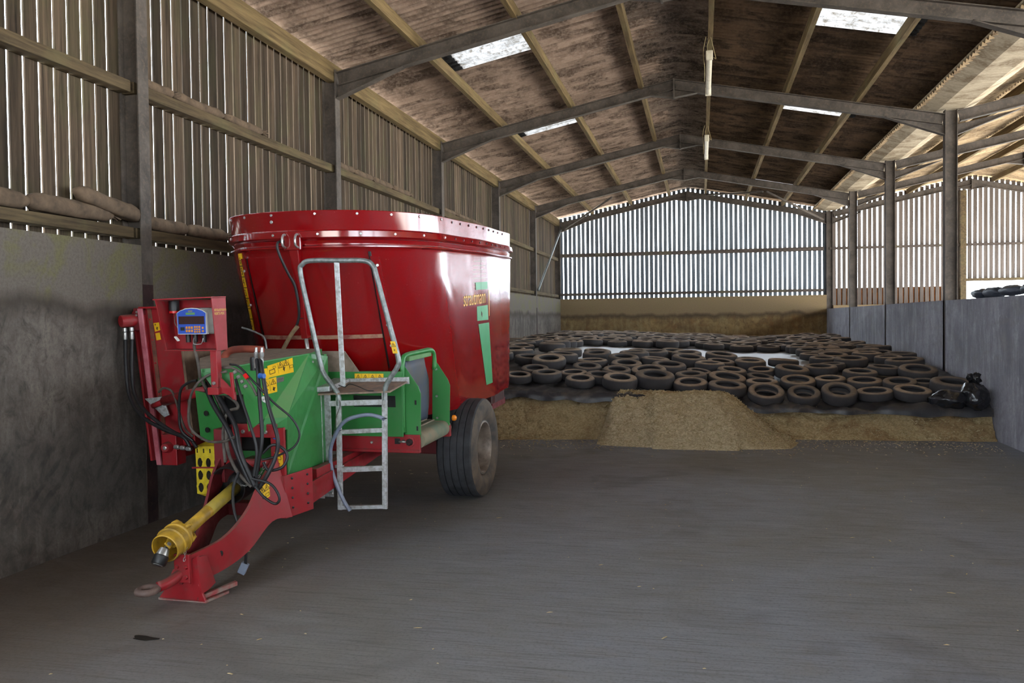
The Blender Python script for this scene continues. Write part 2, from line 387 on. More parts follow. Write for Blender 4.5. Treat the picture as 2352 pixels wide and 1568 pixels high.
# annex part of the rear wall
wall_a = tag(empty('wall_back_annex'), kind='structure')
bm_a = unit_box_mesh('board', M_BOARD_R)
x = W + 0.1
while x < 2 * W:
    top = roof_z(x) + RAISE - 0.02; z0 = 1.6 if x < 13.35 else 2.98
    inst('board', bm_a, wall_a, (x, YB + 0.15, z0), (0, random.uniform(-.002, .002), 0), (0.116 + random.uniform(-.006, .006), 0.02, top - z0))
    x += 0.1622
for z in (4.13,):
    MB().box(W + 0.1, 2 * W, YB + 0.02, YB + 0.13, z - 0.04, z + 0.04).build('rail', M_RAILB, wall_a)
MB().box(13.3, 13.48, YB - 0.05, YB + 0.13, 0, 5.9).build('door_post', M_RAIL, wall_a)
MB().box(13.4, 2 * W, YB + 0.02, YB + 0.13, 2.93, 3.02).build('rail', M_RAIL, wall_a)
M_BACKING = plain('backing_planks_rusty', '#8a5426', 0.9, c2='#613a1b', scale=5, obj=False)
MB().box(W, 13.3, YB + 0.18, YB + 0.24, 0, 2.78).build('backing_board', M_BACKING, wall_a)
MB().box(W + 0.2, 13.3, YB - 0.12, YB + 0.12, 0, 2.2).build('concrete_kerb', M_WALL_B, wall_a)

# ---- dividing wall on the right
wall_r = tag(empty('wall_right'), kind='structure')
for k in range(len(FY) - 1):
    a, b = FY[k] + 0.06, FY[k + 1] - 0.01
    MB().box(W, W + 0.18, a, b, 0, WR + 0.003 * (k % 2)).build('concrete_panel', M_WALL_R, wall_r)

# ------------------------------------------------------------------ steel portal frames
def i_beam(mb, a, b, side, depth, width, tf=0.012, tw=0.01):
    """I section from a to b; depth along 'side' (unit, perpendicular), flange width along Y"""
    a, b, sd = Vector(a), Vector(b), Vector(side).normalized()
    for sgn in (-1, 1):
        o = sd * sgn * (depth / 2 - tf / 2); mb.bar(a + o, b + o, width, tf, sd)
    mb.bar(a, b, tw, depth - 2 * tf, sd)
FLW = 0.15
def portal(x0, y, left=True, right=True, lab=None, grp='steel portal frames of the barn'):
    r = empty('portal_frame', (x0 + W / 2, y, 0)); L = lambda p: (p[0] - W / 2, p[1] + FLW / 2, p[2])
    if left:
        mb = MB(); i_beam(mb, L((-0.1, 0, 0)), L((-0.1, 0, ZE + 0.03)), (1, 0, 0), 0.2, FLW); mb.build('column', M_STEEL, r)
    if right:
        mb = MB(); i_beam(mb, L((W + 0.1, 0, 0)), L((W + 0.1, 0, ZE + 0.06)), (1, 0, 0), 0.2, FLW); mb.build('column', M_STEEL, r)
    ax = W / 2 - 0.06
    D = 0.19
    for sgn in (-1, 1):
        ex = (0.0 if left else 0.215) if sgn < 0 else W
        d = Vector((ax - ex, 0, ZA - ZE)).normalized(); up = Vector((0, 1, 0)).cross(d); up = up if up.z > 0 else -up
        a = Vector((ex, 0, ZE + (SL * ex if ex < 1 else 0))) - up * D / 2; b = Vector((ax, 0, ZA)) - up * D / 2
        mb = MB(); i_beam(mb, L(a), L(b), up, D, FLW * 0.85); mb.build('rafter', M_STEEL, r)
        # haunch under the eaves
        sx = 1 if sgn < 0 else -1
        pts = [(ex, 0, ZE - D), (ex, 0, ZH), (ex + sx * 0.98, 0, ZE - D + SL * 0.98)]
        mb = MB().prism([Vector(L(p)) - Vector((0, 0.005, 0)) for p in pts], (0, 0.01, 0))
        mb.bar(L((ex, 0, ZH)), L((ex + sx * 0.98, 0, ZE - D + SL * 0.98)), FLW * 0.85, 0.012)
        mb.build('haunch', M_STEEL, r)
        # apex haunch
        pts = [(ax, 0, ZA - D), (ax, 0, ZAB + 0.02), (ax - sx * 0.42, 0, ZA - D - SL * 0.42)]
        mb = MB().prism([Vector(L(p)) - Vector((0, 0.005, 0)) for p in pts], (0, 0.01, 0))
        mb.bar(L(pts[1]), L(pts[2]), FLW * 0.8, 0.012); mb.build('apex_haunch', M_STEEL, r)
    MB().box(ax - W / 2 - 0.015, ax - W / 2 + 0.015, 0, FLW, ZAB, ZA + 0.01).build('apex_plate', M_STEEL, r)
    if lab: tag(r, lab, 'steel frame', grp)
    return r
names = ['behind the camera', 'just behind the camera', 'overhead near the camera', 'whose post stands by the control box', 'nearest whole arch, springing above the red tub rim',
         'second whole arch, first with its ridge in view', 'third arch, crossing behind the far strip lamp', 'last arch before the slatted rear wall', 'set into the slatted rear gable']
for k, y in enumerate(FY):
    if k < 2: continue
    portal(0, y, lab='brown steel portal frame ' + names[k])
# inner edge of each post shows as a dark red strip in the concrete
for k, y in enumerate(FY[2:-1]):
    MB().box(0.0005, 0.004, y, y + 0.15, 0, 2.2).build('post_face', M_STEEL_D, wall_l)
for k, y in enumerate(FY[2:]):
    MB().box(W - 0.004, W - 0.0005, y + 0.005, y + 0.055, 0, WR).build('post_face', M_STEEL_D, wall_r)
for k, y in enumerate(FY):
    if k in (4, 5, 6, 7, 8):
        portal(W, y, left=False, right=(k < 8), lab='steel portal frame of the lean-to annex ' + ['', '', '', '', 'nearest the camera', 'carried by the nearest free post', 'carried by the second free post', 'carried by the third free post', 'against the annex rear boarding'][k], grp='steel portal frames of the annex')

# ------------------------------------------------------------------ roof
ceiling = tag(empty('ceiling'), kind='structure')
def purlin(x, par, mat=M_PURLIN, w=0.075, h=RAISE - 0.01, y0=Y0, y1=Y1):
    z = roof_z(x); MB().box(-w / 2, w / 2, y0, y1, 0.0, h).build('purlin', mat, par).location = (x, 0, z)
for x in (1.2, 2.57, 3.9, 5.15, 6.52, 7.72): purlin(x, ceiling)
MB().box(-0.14, -0.02, Y0, Y1, ZE - 0.13, ZE + 0.12).build('eave_beam', M_PURLIN, ceiling, bevel=0.008)
# corrugated sheets: x along the slope, y across
def sheet_mesh(name, mat, length, width=1.06, pitch=0.1466, amp=0.024, seg=6):
    n = int(round(width / pitch * seg)); vs = []; f = []
    for j in range(2):
        for i in range(n + 1):
            yy = i * width / n; vs.append((j * length, yy, amp * math.cos(2 * PI * yy / pitch)))
    for i in range(n): f.append((i, i + 1, n + 2 + i, n + 1 + i))
    me = bpy.data.meshes.new(name); me.from_pydata(vs, [], f); me.materials.append(mat)
    me.polygons.foreach_set('use_smooth', [True] * len(f)); return me
LR = (W / 2 + 0.0) / math.cos(TH)
ROWS_L = [(-0.42, 1.34), (1.16, 2.74), (2.52, W / 2 - 0.1)]
def roof_slope(par, x_eave, sgn, mat, rows, skip=(), y0=Y0, y1=Y1, jit=0.0):
    for ri, (a, b) in enumerate(rows):
        me = sheet_mesh('roof_sheet', mat, (b - a) / math.cos(TH)); y = y0; i = 0
        ms = sheet_mesh('skylight', M_SKY, (b - a) / math.cos(TH))
        while y < y1 - 0.2:
            xe = x_eave + sgn * a; z = ZE + SL * a + RAISE + 0.035 + (0.012 if i % 2 else 0) + 0.016 * (2 - ri)
            sk = any(ri == 1 and abs(y + 0.5 - (q + 0.45)) < 0.5 for q in skip)
            o = inst('skylight' if sk else 'roof_sheet', ms if sk else me, par, (xe, y, z))
            o.rotation_euler = (0, -TH, 0) if sgn > 0 else (0, -(PI - TH), 0)
            if sgn < 0: o.rotation_euler = (0, -TH, PI); o.location = (xe, y + 1.06, z)
            y += 1.0; i += 1
YS = 12.12 - 1.0 * round((12.12 - Y0) / 1.0)              # sheet joints line up with the skylights
SKY = [7.2, 12.12, 17.12, 22.12, 27.12]
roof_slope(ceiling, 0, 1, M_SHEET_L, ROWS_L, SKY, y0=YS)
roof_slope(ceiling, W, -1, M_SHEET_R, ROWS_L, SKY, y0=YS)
# ridge capping
def ridge(par, xc, mat, y0, y1):
    y = y0
    while y < y1 - 0.2:
        mb = MB(); n = 36; vs = []
        for s in (-0.62, -0.3, 0.0, 0.3, 0.62):
            for i in range(n + 1):
                yy = i * 1.04 / n; vs.append((s, yy, -SL * abs(s) * (1 if abs(s) > .1 else 0) - (0.02 if s == 0 else 0) + 0.02 * math.cos(2 * PI * yy / 0.1466)))
        f = [(r * (n + 1) + i, r * (n + 1) + i + 1, (r + 1) * (n + 1) + i + 1, (r + 1) * (n + 1) + i) for r in range(4) for i in range(n)]
        mb.add(vs, f); o = mb.build('ridge_cap', mat, par, smooth=True); o.location = (xc, y, ZA + RAISE + 0.03); y += 1.0
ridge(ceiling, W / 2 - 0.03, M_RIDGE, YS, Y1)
ceil_a = tag(empty('ceiling_annex'), kind='structure')
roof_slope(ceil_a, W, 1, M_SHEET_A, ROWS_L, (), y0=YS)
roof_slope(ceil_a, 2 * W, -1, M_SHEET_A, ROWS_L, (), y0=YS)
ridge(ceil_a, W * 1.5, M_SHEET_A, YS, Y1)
for x in (1.2, 2.57, 3.9, 5.15, 6.52, 7.72): purlin(W + x, ceil_a)
# valley gutter over the middle posts
for (xa, xb) in ((W - 0.34, W - 0.02), (W + 0.22, W + 0.5)):
    pass
MB().prism([(W - 0.42, 0, ZE + SL * 0.42 + 0.10), (W - 0.1, 0, ZE + 0.075), (W + 0.3, 0, ZE + 0.075), (W + 0.62, 0, ZE + SL * 0.62 + 0.10), (W + 0.62, 0, ZE + SL * 0.62 + 0.13), (W + 0.3, 0, ZE + 0.10), (W - 0.1, 0, ZE + 0.10), (W - 0.42, 0, ZE + SL * 0.42 + 0.13)], (0, Y1 - Y0, 0)).build('valley_gutter', M_GUTTER, ceil_a).location = (0, Y0, 0)

# ------------------------------------------------------------------ unseen barn end behind the camera, added to cut light from the front
ext = tag(empty('added_front_shell'), kind='structure'); YX = -9.5
MB().box(-0.2, 0.0, YX, Y0, 0, 5.4).build('added_side_screen', M_BOARD_L, ext)
MB().box(W, W + 0.18, YX, Y0, 0, WR).build('concrete_panel', M_WALL_R, ext)
for xa, xb in ((-0.2, 1.9), (7.3, W), (W, W + 2.2), (2 * W - 1.9, 2 * W)): MB().box(xa, xb, YX - 0.1, YX, 0, 4.3).build('added_end_screen', M_BOARD_L, ext)
MB().box(-0.2, 2 * W, YX - 0.1, YX, 4.3, 6.3).build('added_end_screen', M_BOARD_L, ext)
for xc in (W / 2, W * 1.5):
    for s in (-1, 1):
        MB().prism([(xc, YX, ZA + RAISE + .05), (xc + s * W / 2, YX, ZE + RAISE + .05), (xc + s * W / 2, YX, ZE + RAISE + .09), (xc, YX, ZA + RAISE + .09)], (0, Y0 - YX + 0.4, 0)).build('added_roof_screen', M_SHEET_L, ext)

# ================================================================== the feed mixer wagon
def mat_tub():
    n = NT('machine_red')
    v = n.noise(n.pos((3, 3, .6)), 2.5, 5, 0.6, 0.3); sp = n.noise(n.pos(), 70, 3, .6)
    c = n.mix(n.ramp(v, [(0.45, (0, 0, 0)), (0.8, (0.35,) * 3)]), srgb('#7f060b'), srgb('#671a1d'))
    c = n.mix(n.ramp(sp, [(0.73, (0, 0, 0)), (0.76, (.6,) * 3)]), c, srgb('#b98a80'))
    n.fin(c, n.ramp(v, [(0.35, (.10,) * 3), (0.75, (.20,) * 3)]), 0, 0.7); n.b.inputs['IOR'].default_value = 1.55; n.b.inputs['Coat Weight'].default_value = 0.3; n.b.inputs['Coat Roughness'].default_value = 0.12
    return n.m
M_RED = mat_tub()
M_REDF = mat_paint('frame_red', '#941820', '#6f4c44', 0.6, 0.42, 9, dusttop=0.75)
M_REDD = mat_paint('frame_red_dark', '#6e161c', '#5a4038', 0.4, 0.5, 8)
M_GREEN = mat_paint('machine_green', '#35803f', '#5d7a52', 0.4, 0.35, 6, dusttop=0.0)
M_GREENL = mat_paint('machine_green_dusty', '#5a8a50', '#7a8a62', 0.5, 0.5, 6)
M_DUSTTOP = plain('dusty_cover_top', '#8f7f6f', 0.9, c2='#786a5b', scale=14)
M_GALV = plain('galvanised_steel', '#bfc1c3', 0.42, 0.25, c2='#93908a', scale=30)
M_GALVP = plain('galvanised_pipe', '#8c9290', 0.4, 0.45, c2='#6a6d6b', scale=24)
M_CHROME = plain('zinc_fitting', '#b9b9b6', 0.3, 0.7, scale=30)
M_YEL = plain('guard_yellow', '#c49a2a', 0.5, c2='#8a6c26', scale=8)
M_YELB = plain('bracket_yellow', '#e8cf2e', 0.45, c2='#c5ab2a', scale=12)
M_STICK = plain('sticker_yellow', '#f2c21c', 0.45, c2='#e0b01a', scale=5)
M_PRINT = plain('print_black', '#17130e', 0.6, scale=5)
M_BLACKP = plain('black_plastic', '#1d1c1c', 0.45, scale=12)
M_HOSE = plain('hose_rubber', '#232224', 0.5, c2='#181719', scale=14)
M_HOSED = plain('hose_dusty', '#5e564e', 0.75, c2='#403a35', scale=14)
M_HOSEB = plain('hose_clear_blue', '#7f8799', 0.35, c2='#666d80', scale=9)
M_RUBBER = plain('tyre_rubber', '#3c3d40', 0.75, c2='#2c2c2e', scale=9, bump=0.2)
M_RUBW = plain('tyre_wall_muddy', '#6c5e50', 0.85, c2='#474340', scale=5, bump=0.2)
M_RIM = plain('wheel_rim', '#9b8d80', 0.5, 0.3, c2='#6e6156', scale=8)
M_FLAP = plain('rubber_flap', '#4a5160', 0.6, c2='#5b554e', scale=4)
M_BELT = plain('conveyor_belt', '#8c8068', 0.8, c2='#6d7a66', scale=6)
M_LCDBLUE = plain('display_blue', '#2b4fae', 0.4, c2='#2748a0', scale=4)
M_LCD = plain('display_window', '#3a2524', 0.25, c2='#30201f', scale=4)
M_LCDGREY = plain('display_body', '#77736c', 0.5, c2='#5f5b55', scale=9)
M_ORANGEK = plain('keypad_orange', '#d98a2b', 0.5, scale=6)
M_ORANGEL = plain('lamp_orange', '#f08a1e', 0.25, scale=6)
M_REDL = plain('beacon_red', '#d01c1c', 0.3, scale=6)
M_WHITE = plain('decal_white', '#d8d8d2', 0.5, scale=6)
M_DGREEN = plain('decal_green', '#4f9e6a', 0.3, c2='#458f5f', scale=4)
M_DYEL = plain('decal_yellow', '#e3b53a', 0.35, scale=4)
M_BLUE = plain('decal_blue', '#1c5fc0', 0.4, scale=6)
M_BLUECAP = plain('cap_blue', '#2a5fa8', 0.4, scale=6)

MX = empty('feed_mixer_wagon', (1.57, 8.6, 0.0)); MX.rotation_euler = (math.radians(2.0), 0, math.radians(-1.7))
tag(MX, 'red and green tub feed mixer wagon with yellow drive shaft and silver ladder', 'feed mixer')

def cr(pts, n=6):
    """Catmull-Rom through pts"""
    p = [Vector(q) for q in pts]; p = [p[0] * 2 - p[1]] + p + [p[-1] * 2 - p[-2]]; out = []
    for i in range(1, len(p) - 2):
        for k in range(n):
            t = k / n; a, b, c, d = p[i - 1:i + 3]
            out.append(0.5 * ((2 * b) + (c - a) * t + (2 * a - 5 * b + 4 * c - d) * t * t + (3 * b - a - 3 * c + d) * t ** 3))
    out.append(p[-2]); return out
def pipe(name, pts, r, mat, par, n=8, res=6, smooth=True):
    return MB().tube(cr(pts, res) if res > 1 else pts, r, n).build(name, mat, par, smooth=True, angle=50)
def box(name, x0, x1, y0, y1, z0, z1, mat, par, bevel=0.004):
    return MB().box(x0, x1, y0, y1, z0, z1).build(name, mat, par, bevel=bevel)
def bar(name, a, b, w, h, mat, par, up=(0, 0, 1), bevel=0.003):
    return MB().bar(a, b, w, h, up).build(name, mat, par, bevel=bevel)
def plate(name, pts, vec, mat, par, bevel=0.002):
    return MB().prism(pts, vec).build(name, mat, par, bevel=bevel)
def bolt(par, p, axis, r=0.013, h=0.012, mat=None, name='bolt'):
    return MB().lathe([(0.0, h), (r * 0.75, h), (r, h * 0.6), (r, 0), (0, 0)], p, axis, 8).build(name, mat or M_CHROME, par, smooth=True, angle=40)
def sticker(par, quad, mat=None, name='warning_sticker', th=0.002):
    q = [Vector(p) for p in quad]; nrm = (q[1] - q[0]).cross(q[2] - q[1]).normalized()
    return plate(name, q, nrm * th, mat or M_STICK, par, 0), q, nrm
def picto(par, q, cells, nrm, kind='tri', th=0.0035):
    """black print on a sticker: cells = (u,v,size) in sticker coordinates"""
    mb = MB(); U = (q[1] - q[0]); V = (q[3] - q[0]); o = q[0] + nrm * th; un, vn = U.normalized(), V.normalized()
    for u, v, s, k in cells:
        c = o + U * u + V * v
        if k == 'tri':
            P = [c + vn * -s * 0.6, c + un * s * 0.6 + vn * s * 0.45, c - un * s * 0.6 + vn * s * 0.45]
            for i in range(3): mb.bar(P[i], P[(i + 1) % 3], s * 0.09, 0.0006, nrm)
            mb.bar(c - vn * s * 0.2, c + vn * s * 0.15, s * 0.14, 0.0006, nrm); mb.bar(c + vn * s * .22, c + vn * s * .3, s * .14, .0006, nrm)
        elif k == 'box':
            for a, b in (((-.5, -.3), (.5, -.3)), ((.5, -.3), (.5, .3)), ((.5, .3), (-.5, .3)), ((-.5, .3), (-.5, -.3))):
                mb.bar(c + un * a[0] * s + vn * a[1] * s, c + un * b[0] * s + vn * b[1] * s, s * 0.08, 0.0006, nrm)
        elif k == 'line': mb.bar(c - vn * s, c + vn * s, 0.0018, 0.0006, nrm)
        elif k == 'hline': mb.bar(c - un * s, c + un * s, 0.0018, 0.0006, nrm)
        elif k == 'fig':
            mb.bar(c - vn * s * .4, c + vn * s * .45, s * .28, .0006, nrm); mb.bar(c - un * s * .3 + vn * s * .1, c + un * s * .4 - vn * s * .2, s * .16, .0006, nrm)
    return mb.build('pictogram', M_PRINT, par)
_dg = None
def text_mesh(txt, size, extrude=0.0):
    cu = bpy.data.curves.new('txt', 'FONT'); cu.body = txt; cu.size = size; cu.extrude = extrude; cu.align_x = 'LEFT'
    ob = bpy.data.objects.new('txt', cu); COL.objects.link(ob); dg = bpy.context.evaluated_depsgraph_get()
    me = bpy.data.meshes.new_from_object(ob.evaluated_get(dg)); bpy.data.objects.remove(ob); bpy.data.curves.remove(cu); return me
def lettering(name, txt, size, par, mat, fn, sx=1.0):
    """fn maps flat (u,v) of the lettering to a 3-D point"""
    me = text_mesh(txt, size); co = [fn(v.co.x * sx, v.co.y) for v in me.vertices]
    for v, c in zip(me.vertices, co): v.co = c
    me.name = name; me.materials.clear(); me.materials.append(mat); me.update(); return link(bpy.data.objects.new(name, me), par)

# ---- tub
CXT, YCF, YCR, EX = 0.02, -0.55, 1.55, 2.25
def ycf(z): return -0.55 + 0.75 * min(1, max(0, (2.5 - z) / 1.55)) ** 1.15
def tdim(z):
    t = (z - 0.95) / 1.55; return 1.020 + 0.015 * t, -1.20 - 0.53 * t, 2.35 + 0.35 * t
def bulge(t): return 0.045 * math.sin(PI * t) ** 2
def outline(hw, yf, yr, n=40, YCF=-0.55):
    o = []
    for i in range(n + 1):                       # front half, right to left
        a = PI * i / n; c, s = math.cos(a), math.sin(a)
        o.append((CXT + hw * math.copysign(abs(c) ** (2 / EX), c), YCF - (YCF - yf) * abs(s) ** (2 / EX)))
    for k in range(1, 8): o.append((CXT - hw - bulge(k / 8), YCF + (YCR - YCF) * k / 8))
    for i in range(n + 1):                       # rear half, left to right
        a = PI * i / n; c, s = -math.cos(a), math.sin(a)
        o.append((CXT + hw * math.copysign(abs(c) ** (2 / 2.4), c), YCR + (yr - YCR) * abs(s) ** (2 / 2.4)))
    for k in range(1, 8): o.append((CXT + hw + bulge(k / 8), YCR + (YCF - YCR) * k / 8))
    return o
def side_x(z, off=0.0, y=0.5): return CXT + tdim(z)[0] + off + (bulge((y - ycf(z)) / (YCR - ycf(z))) if ycf(z) < y < YCR else 0)
def front_y(x, z, off=0.0):
    hw, yf, yr = tdim(z); q = min(abs(x - CXT) / (hw + off), 0.9999); Y_ = ycf(z); return Y_ - (Y_ - yf + off) * (1 - q ** EX) ** (1 / EX)
def loft(rows, closed_bottom=False):
    mb = MB(); n = None; vs = []
    for z, off in rows:
        hw, yf, yr = tdim(z); ol = outline(hw + off, yf - off, yr + off, 40, ycf(z)); n = len(ol); vs += [(x, y, z) for x, y in ol]
    f = []
    for r in range(len(rows) - 1):
        for i in range(n):
            j = (i + 1) % n; f.append((r * n + i, r * n + j, (r + 1) * n + j, (r + 1) * n + i))
    if closed_bottom: f.append(tuple(range(n)))
    return mb.add(vs, f)
tub = loft([(0.95, 0), (1.15, 0), (1.3, 0), (1.5, 0), (1.7, 0), (1.9, 0), (2.1, 0), (2.3, 0), (2.5, 0), (2.525, 0.004), (2.54, 0.022), (2.55, 0.02), (2.565, -0.012), (2.58, -0.016), (2.55, -0.035), (2.0, -0.03), (1.0, -0.03)], True).build('tub', M_RED, MX, smooth=True, angle=38)
band = loft([(2.57, -0.014), (2.60, -0.008), (2.615, 0.022), (2.625, 0.03), (2.675, 0.018), (2.682, -0.004), (2.69, -0.010), (2.845, -0.010), (2.85, -0.014), (2.845, -0.024), (2.58, -0.03)]).build('rim_band', M_RED, MX, smooth=True, angle=30)
def band_pt(a, z, off):
    hw, yf, yr = tdim(z); c, s = math.cos(a), math.sin(a); e = 2 / EX
    Y_ = ycf(z); p = Vector((CXT + (hw + off) * math.copysign(abs(c) ** e, c), Y_ - (Y_ - yf + off) * abs(s) ** e, z))
    nrm = Vector((c * abs(c) ** 0.2, -s, 0)).normalized(); return p, nrm
for a in (0.12, 0.42, 0.72, 1.02, 1.36, 1.68, 1.98, 2.28, 2.62):
    for z, off in ((2.82, -0.010), (2.65, 0.024)):
        p, nr = band_pt(a, z, off); bolt(band, p, nr, 0.012, 0.008)
p, nr = band_pt(1.69, 2.765, -0.012); bolt(band, p, nr, 0.015, 0.009)
for i in range(9):
    for z, off in ((2.815, -0.010), (2.65, 0.024)):
        hw = tdim(z)[0]; bolt(band, (side_x(z, off, -0.45 + i * 0.24), -0.45 + i * 0.24, z), (1, 0, 0), 0.012, 0.008, M_BLACKP)
def patch(name, xl0, xr0, z0, xl1, xr1, z1, off, mat, par, nx=8, nz=6, th=0.012):
    """raised panel lying on the tub front, from z0 (bottom) to z1 (top)"""
    vs = []; f = []
    for lay in (off, off - th):
        for j in range(nz + 1):
            t = j / nz; z = z0 + (z1 - z0) * t; a, b = xl0 + (xl1 - xl0) * t, xr0 + (xr1 - xr0) * t
            for i in range(nx + 1):
                x = a + (b - a) * i / nx; vs.append((x, front_y(x, z, lay), z))
    m = (nx + 1) * (nz + 1); id = lambda l, j, i: l * m + j * (nx + 1) + i
    for j in range(nz):
        for i in range(nx):
            f.append((id(0, j, i), id(0, j, i + 1), id(0, j + 1, i + 1), id(0, j + 1, i)))
            f.append((id(1, j, i), id(1, j + 1, i), id(1, j + 1, i + 1), id(1, j, i + 1)))
    for j in range(nz):
        for i in (0, nx): f.append((id(0, j, i), id(1, j, i), id(1, j + 1, i), id(0, j + 1, i)))
    for i in range(nx):
        for j in (0, nz): f.append((id(0, j, i), id(0, j, i + 1), id(1, j, i + 1), id(1, j, i)))
    return MB().add(vs, f).build(name, mat, par, smooth=True, angle=30)
door = patch('discharge_door', -0.50, 0.64, 1.36, -0.505, 0.645, 2.47, 0.008, M_RED, MX, 16, 8)
patch('door_lip', -0.53, 0.645, 1.735, -0.53, 0.645, 1.77, 0.03, plain('dusty_lip', '#a07a62', 0.8, c2='#7d3a34', scale=14), door, 16, 1, 0.03)
rib = patch('door_guide', -0.62, -0.55, 1.45, -0.575, -0.512, 2.47, 0.03, M_RED, MX, 2, 5, 0.03)
bolt(rib, (-0.56, front_y(-0.56, 2.36, .03), 2.36), (-.5, -1, 0)); bolt(rib, (-0.59, front_y(-0.59, 2.05, .03), 2.05), (-.5, -1, 0))
rib = patch('door_guide', 0.665, 0.735, 1.35, 0.66, 0.715, 2.46, 0.03, M_RED, MX, 2, 5, 0.03)
for z in (2.38, 1.85, 1.66): bolt(rib, (0.70, front_y(0.70, z, .03), z), (.6, -1, 0), 0.015)
patch('guide_groove', 0.645, 0.662, 1.45, 0.645, 0.66, 2.5, 0.012, M_BLACKP, MX, 1, 5, 0.02)
patch('guide_groove', -0.548, -0.535, 1.45, -0.51, -0.50, 2.47, 0.014, M_BLACKP, MX, 1, 5, 0.02)
# level scale with figures
sc = patch('level_scale', -0.745, -0.68, 1.81, -0.645, -0.575, 2.52, 0.006, M_STICK, MX, 2, 8, 0.004)
for i in range(7):
    t = 0.085 + i * 0.138; z = 1.81 + 0.71 * t; xc = -0.7125 + 0.104 * t
    lettering('figure', str(i), 0.085, sc, M_PRINT, lambda u, v, xc=xc, z=z: (xc - 0.022 + u * .85, front_y(xc - 0.022 + u * .85, z - 0.028 + v, 0.012), z - 0.028 + v))
    if i: patch('tick', xc - 0.036, xc + 0.034, z - 0.053, xc - 0.036, xc + 0.034, z - 0.046, 0.010, M_PRINT, sc, 2, 1, 0.003)
# door cylinder with hose
cyl = MB().prism([(0.005, -1.80, 2.63), (0.095, -1.80, 2.63), (0.075, -1.63, 1.75), (0.015, -1.63, 1.75)], (0, 0.07, 0)).build('door_cylinder', M_RED, MX, bevel=0.006)
for x in (-0.01, 0.11):
    MB().tube(cr([(x, -1.80, 2.54), (x, -1.85, 2.56), (x, -1.855, 2.61), (x, -1.83, 2.65), (x, -1.78, 2.645)], 4), 0.010, 6).build('pin_clip', M_CHROME, cyl, smooth=True)
MB().box(-0.03, 0.13, -1.80, -1.76, 2.52, 2.65).build('cylinder_bracket', M_RED, cyl, bevel=0.006)
MB().tube([(0.045, -1.60, 1.76), (0.045, -1.53, 1.45)], 0.018, 10).build('piston_rod', M_CHROME, cyl, smooth=True)
hs = pipe('cylinder_hose', [(-0.03, -1.80, 2.60), (-0.05, -1.86, 2.58), (-0.045, -1.86, 2.50), (0.0, -1.80, 2.33), (0.035, -1.74, 2.2), (0.03, -1.68, 1.97), (-0.037, -1.64, 1.837), (-0.14, -1.62, 1.70), (-0.2, -1.6, 1.6)], 0.012, M_HOSE, MX)
pipe('hose_sleeve', [(0.0, -1.66, 1.86), (-0.07, -1.645, 1.79), (-0.15, -1.62, 1.69), (-0.2, -1.6, 1.62)], 0.019, plain('sleeve_tan', '#8a7556', 0.85, c2='#6d5a42', scale=12), hs)
for z, x in ((2.2, .034), (2.05, .034), (1.93, .02)): MB().tube([(x - 0.01, -1.70 + (2.2 - z) * .1, z), (x + 0.05, -1.66, z)], 0.004, 5).build('cable_tie', M_BLACKP, hs)
pipe('bent_lever', [(-0.617, -1.55, 1.85), (-0.50, -1.58, 1.822), (-0.38, -1.61, 1.78), (-0.345, -1.62, 1.74), (-0.335, -1.62, 1.66)], 0.009, M_GALVP, MX)
# seams and lettering on the tub's right flank
for y in (0.37, 1.27): MB().add([(side_x(1.6, .0032, y), y, 1.6), (side_x(1.6, .0032, y), y + .006, 1.6), (side_x(2.5, .0032, y), y + .006, 2.5), (side_x(2.5, .0032, y), y, 2.5)], [(0, 1, 2, 3)]).build('seam', M_BLACKP, tub)
lettering('maker_lettering', 'strautmann', 0.150, tub, M_DYEL, lambda u, v: (side_x(1.985 + v * 1.5, .004, -0.16 + u), -0.16 + u, 1.985 + v * 1.5 + u * 0.035), 1.0)
def side_decal(name, pts, mat):
    MB().add([(side_x(z, .0035, y), y, z) for y, z in pts], [tuple(range(len(pts)))]).build(name, mat, tub)
side_decal('green_stripe', [(0.25, 1.82), (0.62, 1.82), (0.60, 1.985), (0.235, 1.975)], M_DGREEN)
side_decal('green_stripe', [(0.56, 1.10), (0.77, 1.105), (0.645, 1.79), (0.285, 1.785)], M_DGREEN)
side_decal('green_stripe', [(0.20, 2.15), (0.60, 2.16), (0.60, 2.24), (0.19, 2.23)], M_DGREEN)
for i in range(7): side_decal('pale_line', [(0.12, 2.18 + i * 0.045), (0.52, 2.19 + i * 0.045), (0.52, 2.192 + i * 0.045), (0.12, 2.182 + i * 0.045)], M_DGREEN)
side_decal('pale_line', [(0.655, 1.86), (0.67, 1.86), (0.665, 2.15), (0.645, 2.15)], M_DYEL)

# ---- chassis, axle, wheels
ch = empty('chassis', parent=MX)
for x in (-0.40, 0.385):
    MB().box(x - 0.04, x + 0.035, -2.2, 2.0, 0.58, 0.72).build('side_rail', M_REDF, ch, bevel=0.006)
MB().box(-0.85, 0.87, -0.07, 0.07, 0.44, 0.58).build('axle', M_REDD, ch, bevel=0.006)
MB().box(-0.9, 0.93, -0.9, 1.9, 0.72, 0.80).build('deck_plate', M_REDD, ch)
plate('gusset', [(0.42, -2.42, 0.46), (0.42, -2.42, 0.64), (0.42, -0.9, 0.70), (0.42, -0.9, 0.60)], (0.02, 0, 0), M_REDF, ch)
MB().box(0.62, 1.0, 1.05, 1.16, 0.80, 1.0).build('rear_crossmember', M_REDD, ch)
MB().box(0.90, 1.0, 1.0, 1.6, 0.82, 0.96).build('rear_bracket', plain('rusty_bracket', '#4a2a26', 0.8, c2='#3a211f', scale=9), ch, bevel=0.004)
MB().lathe([(0.08, -0.06), (0.08, 0.06)], (0.97, 0.98, 1.05), (1, 0, 0), 14).build('frame_tube', M_BLACKP, ch, smooth=True)
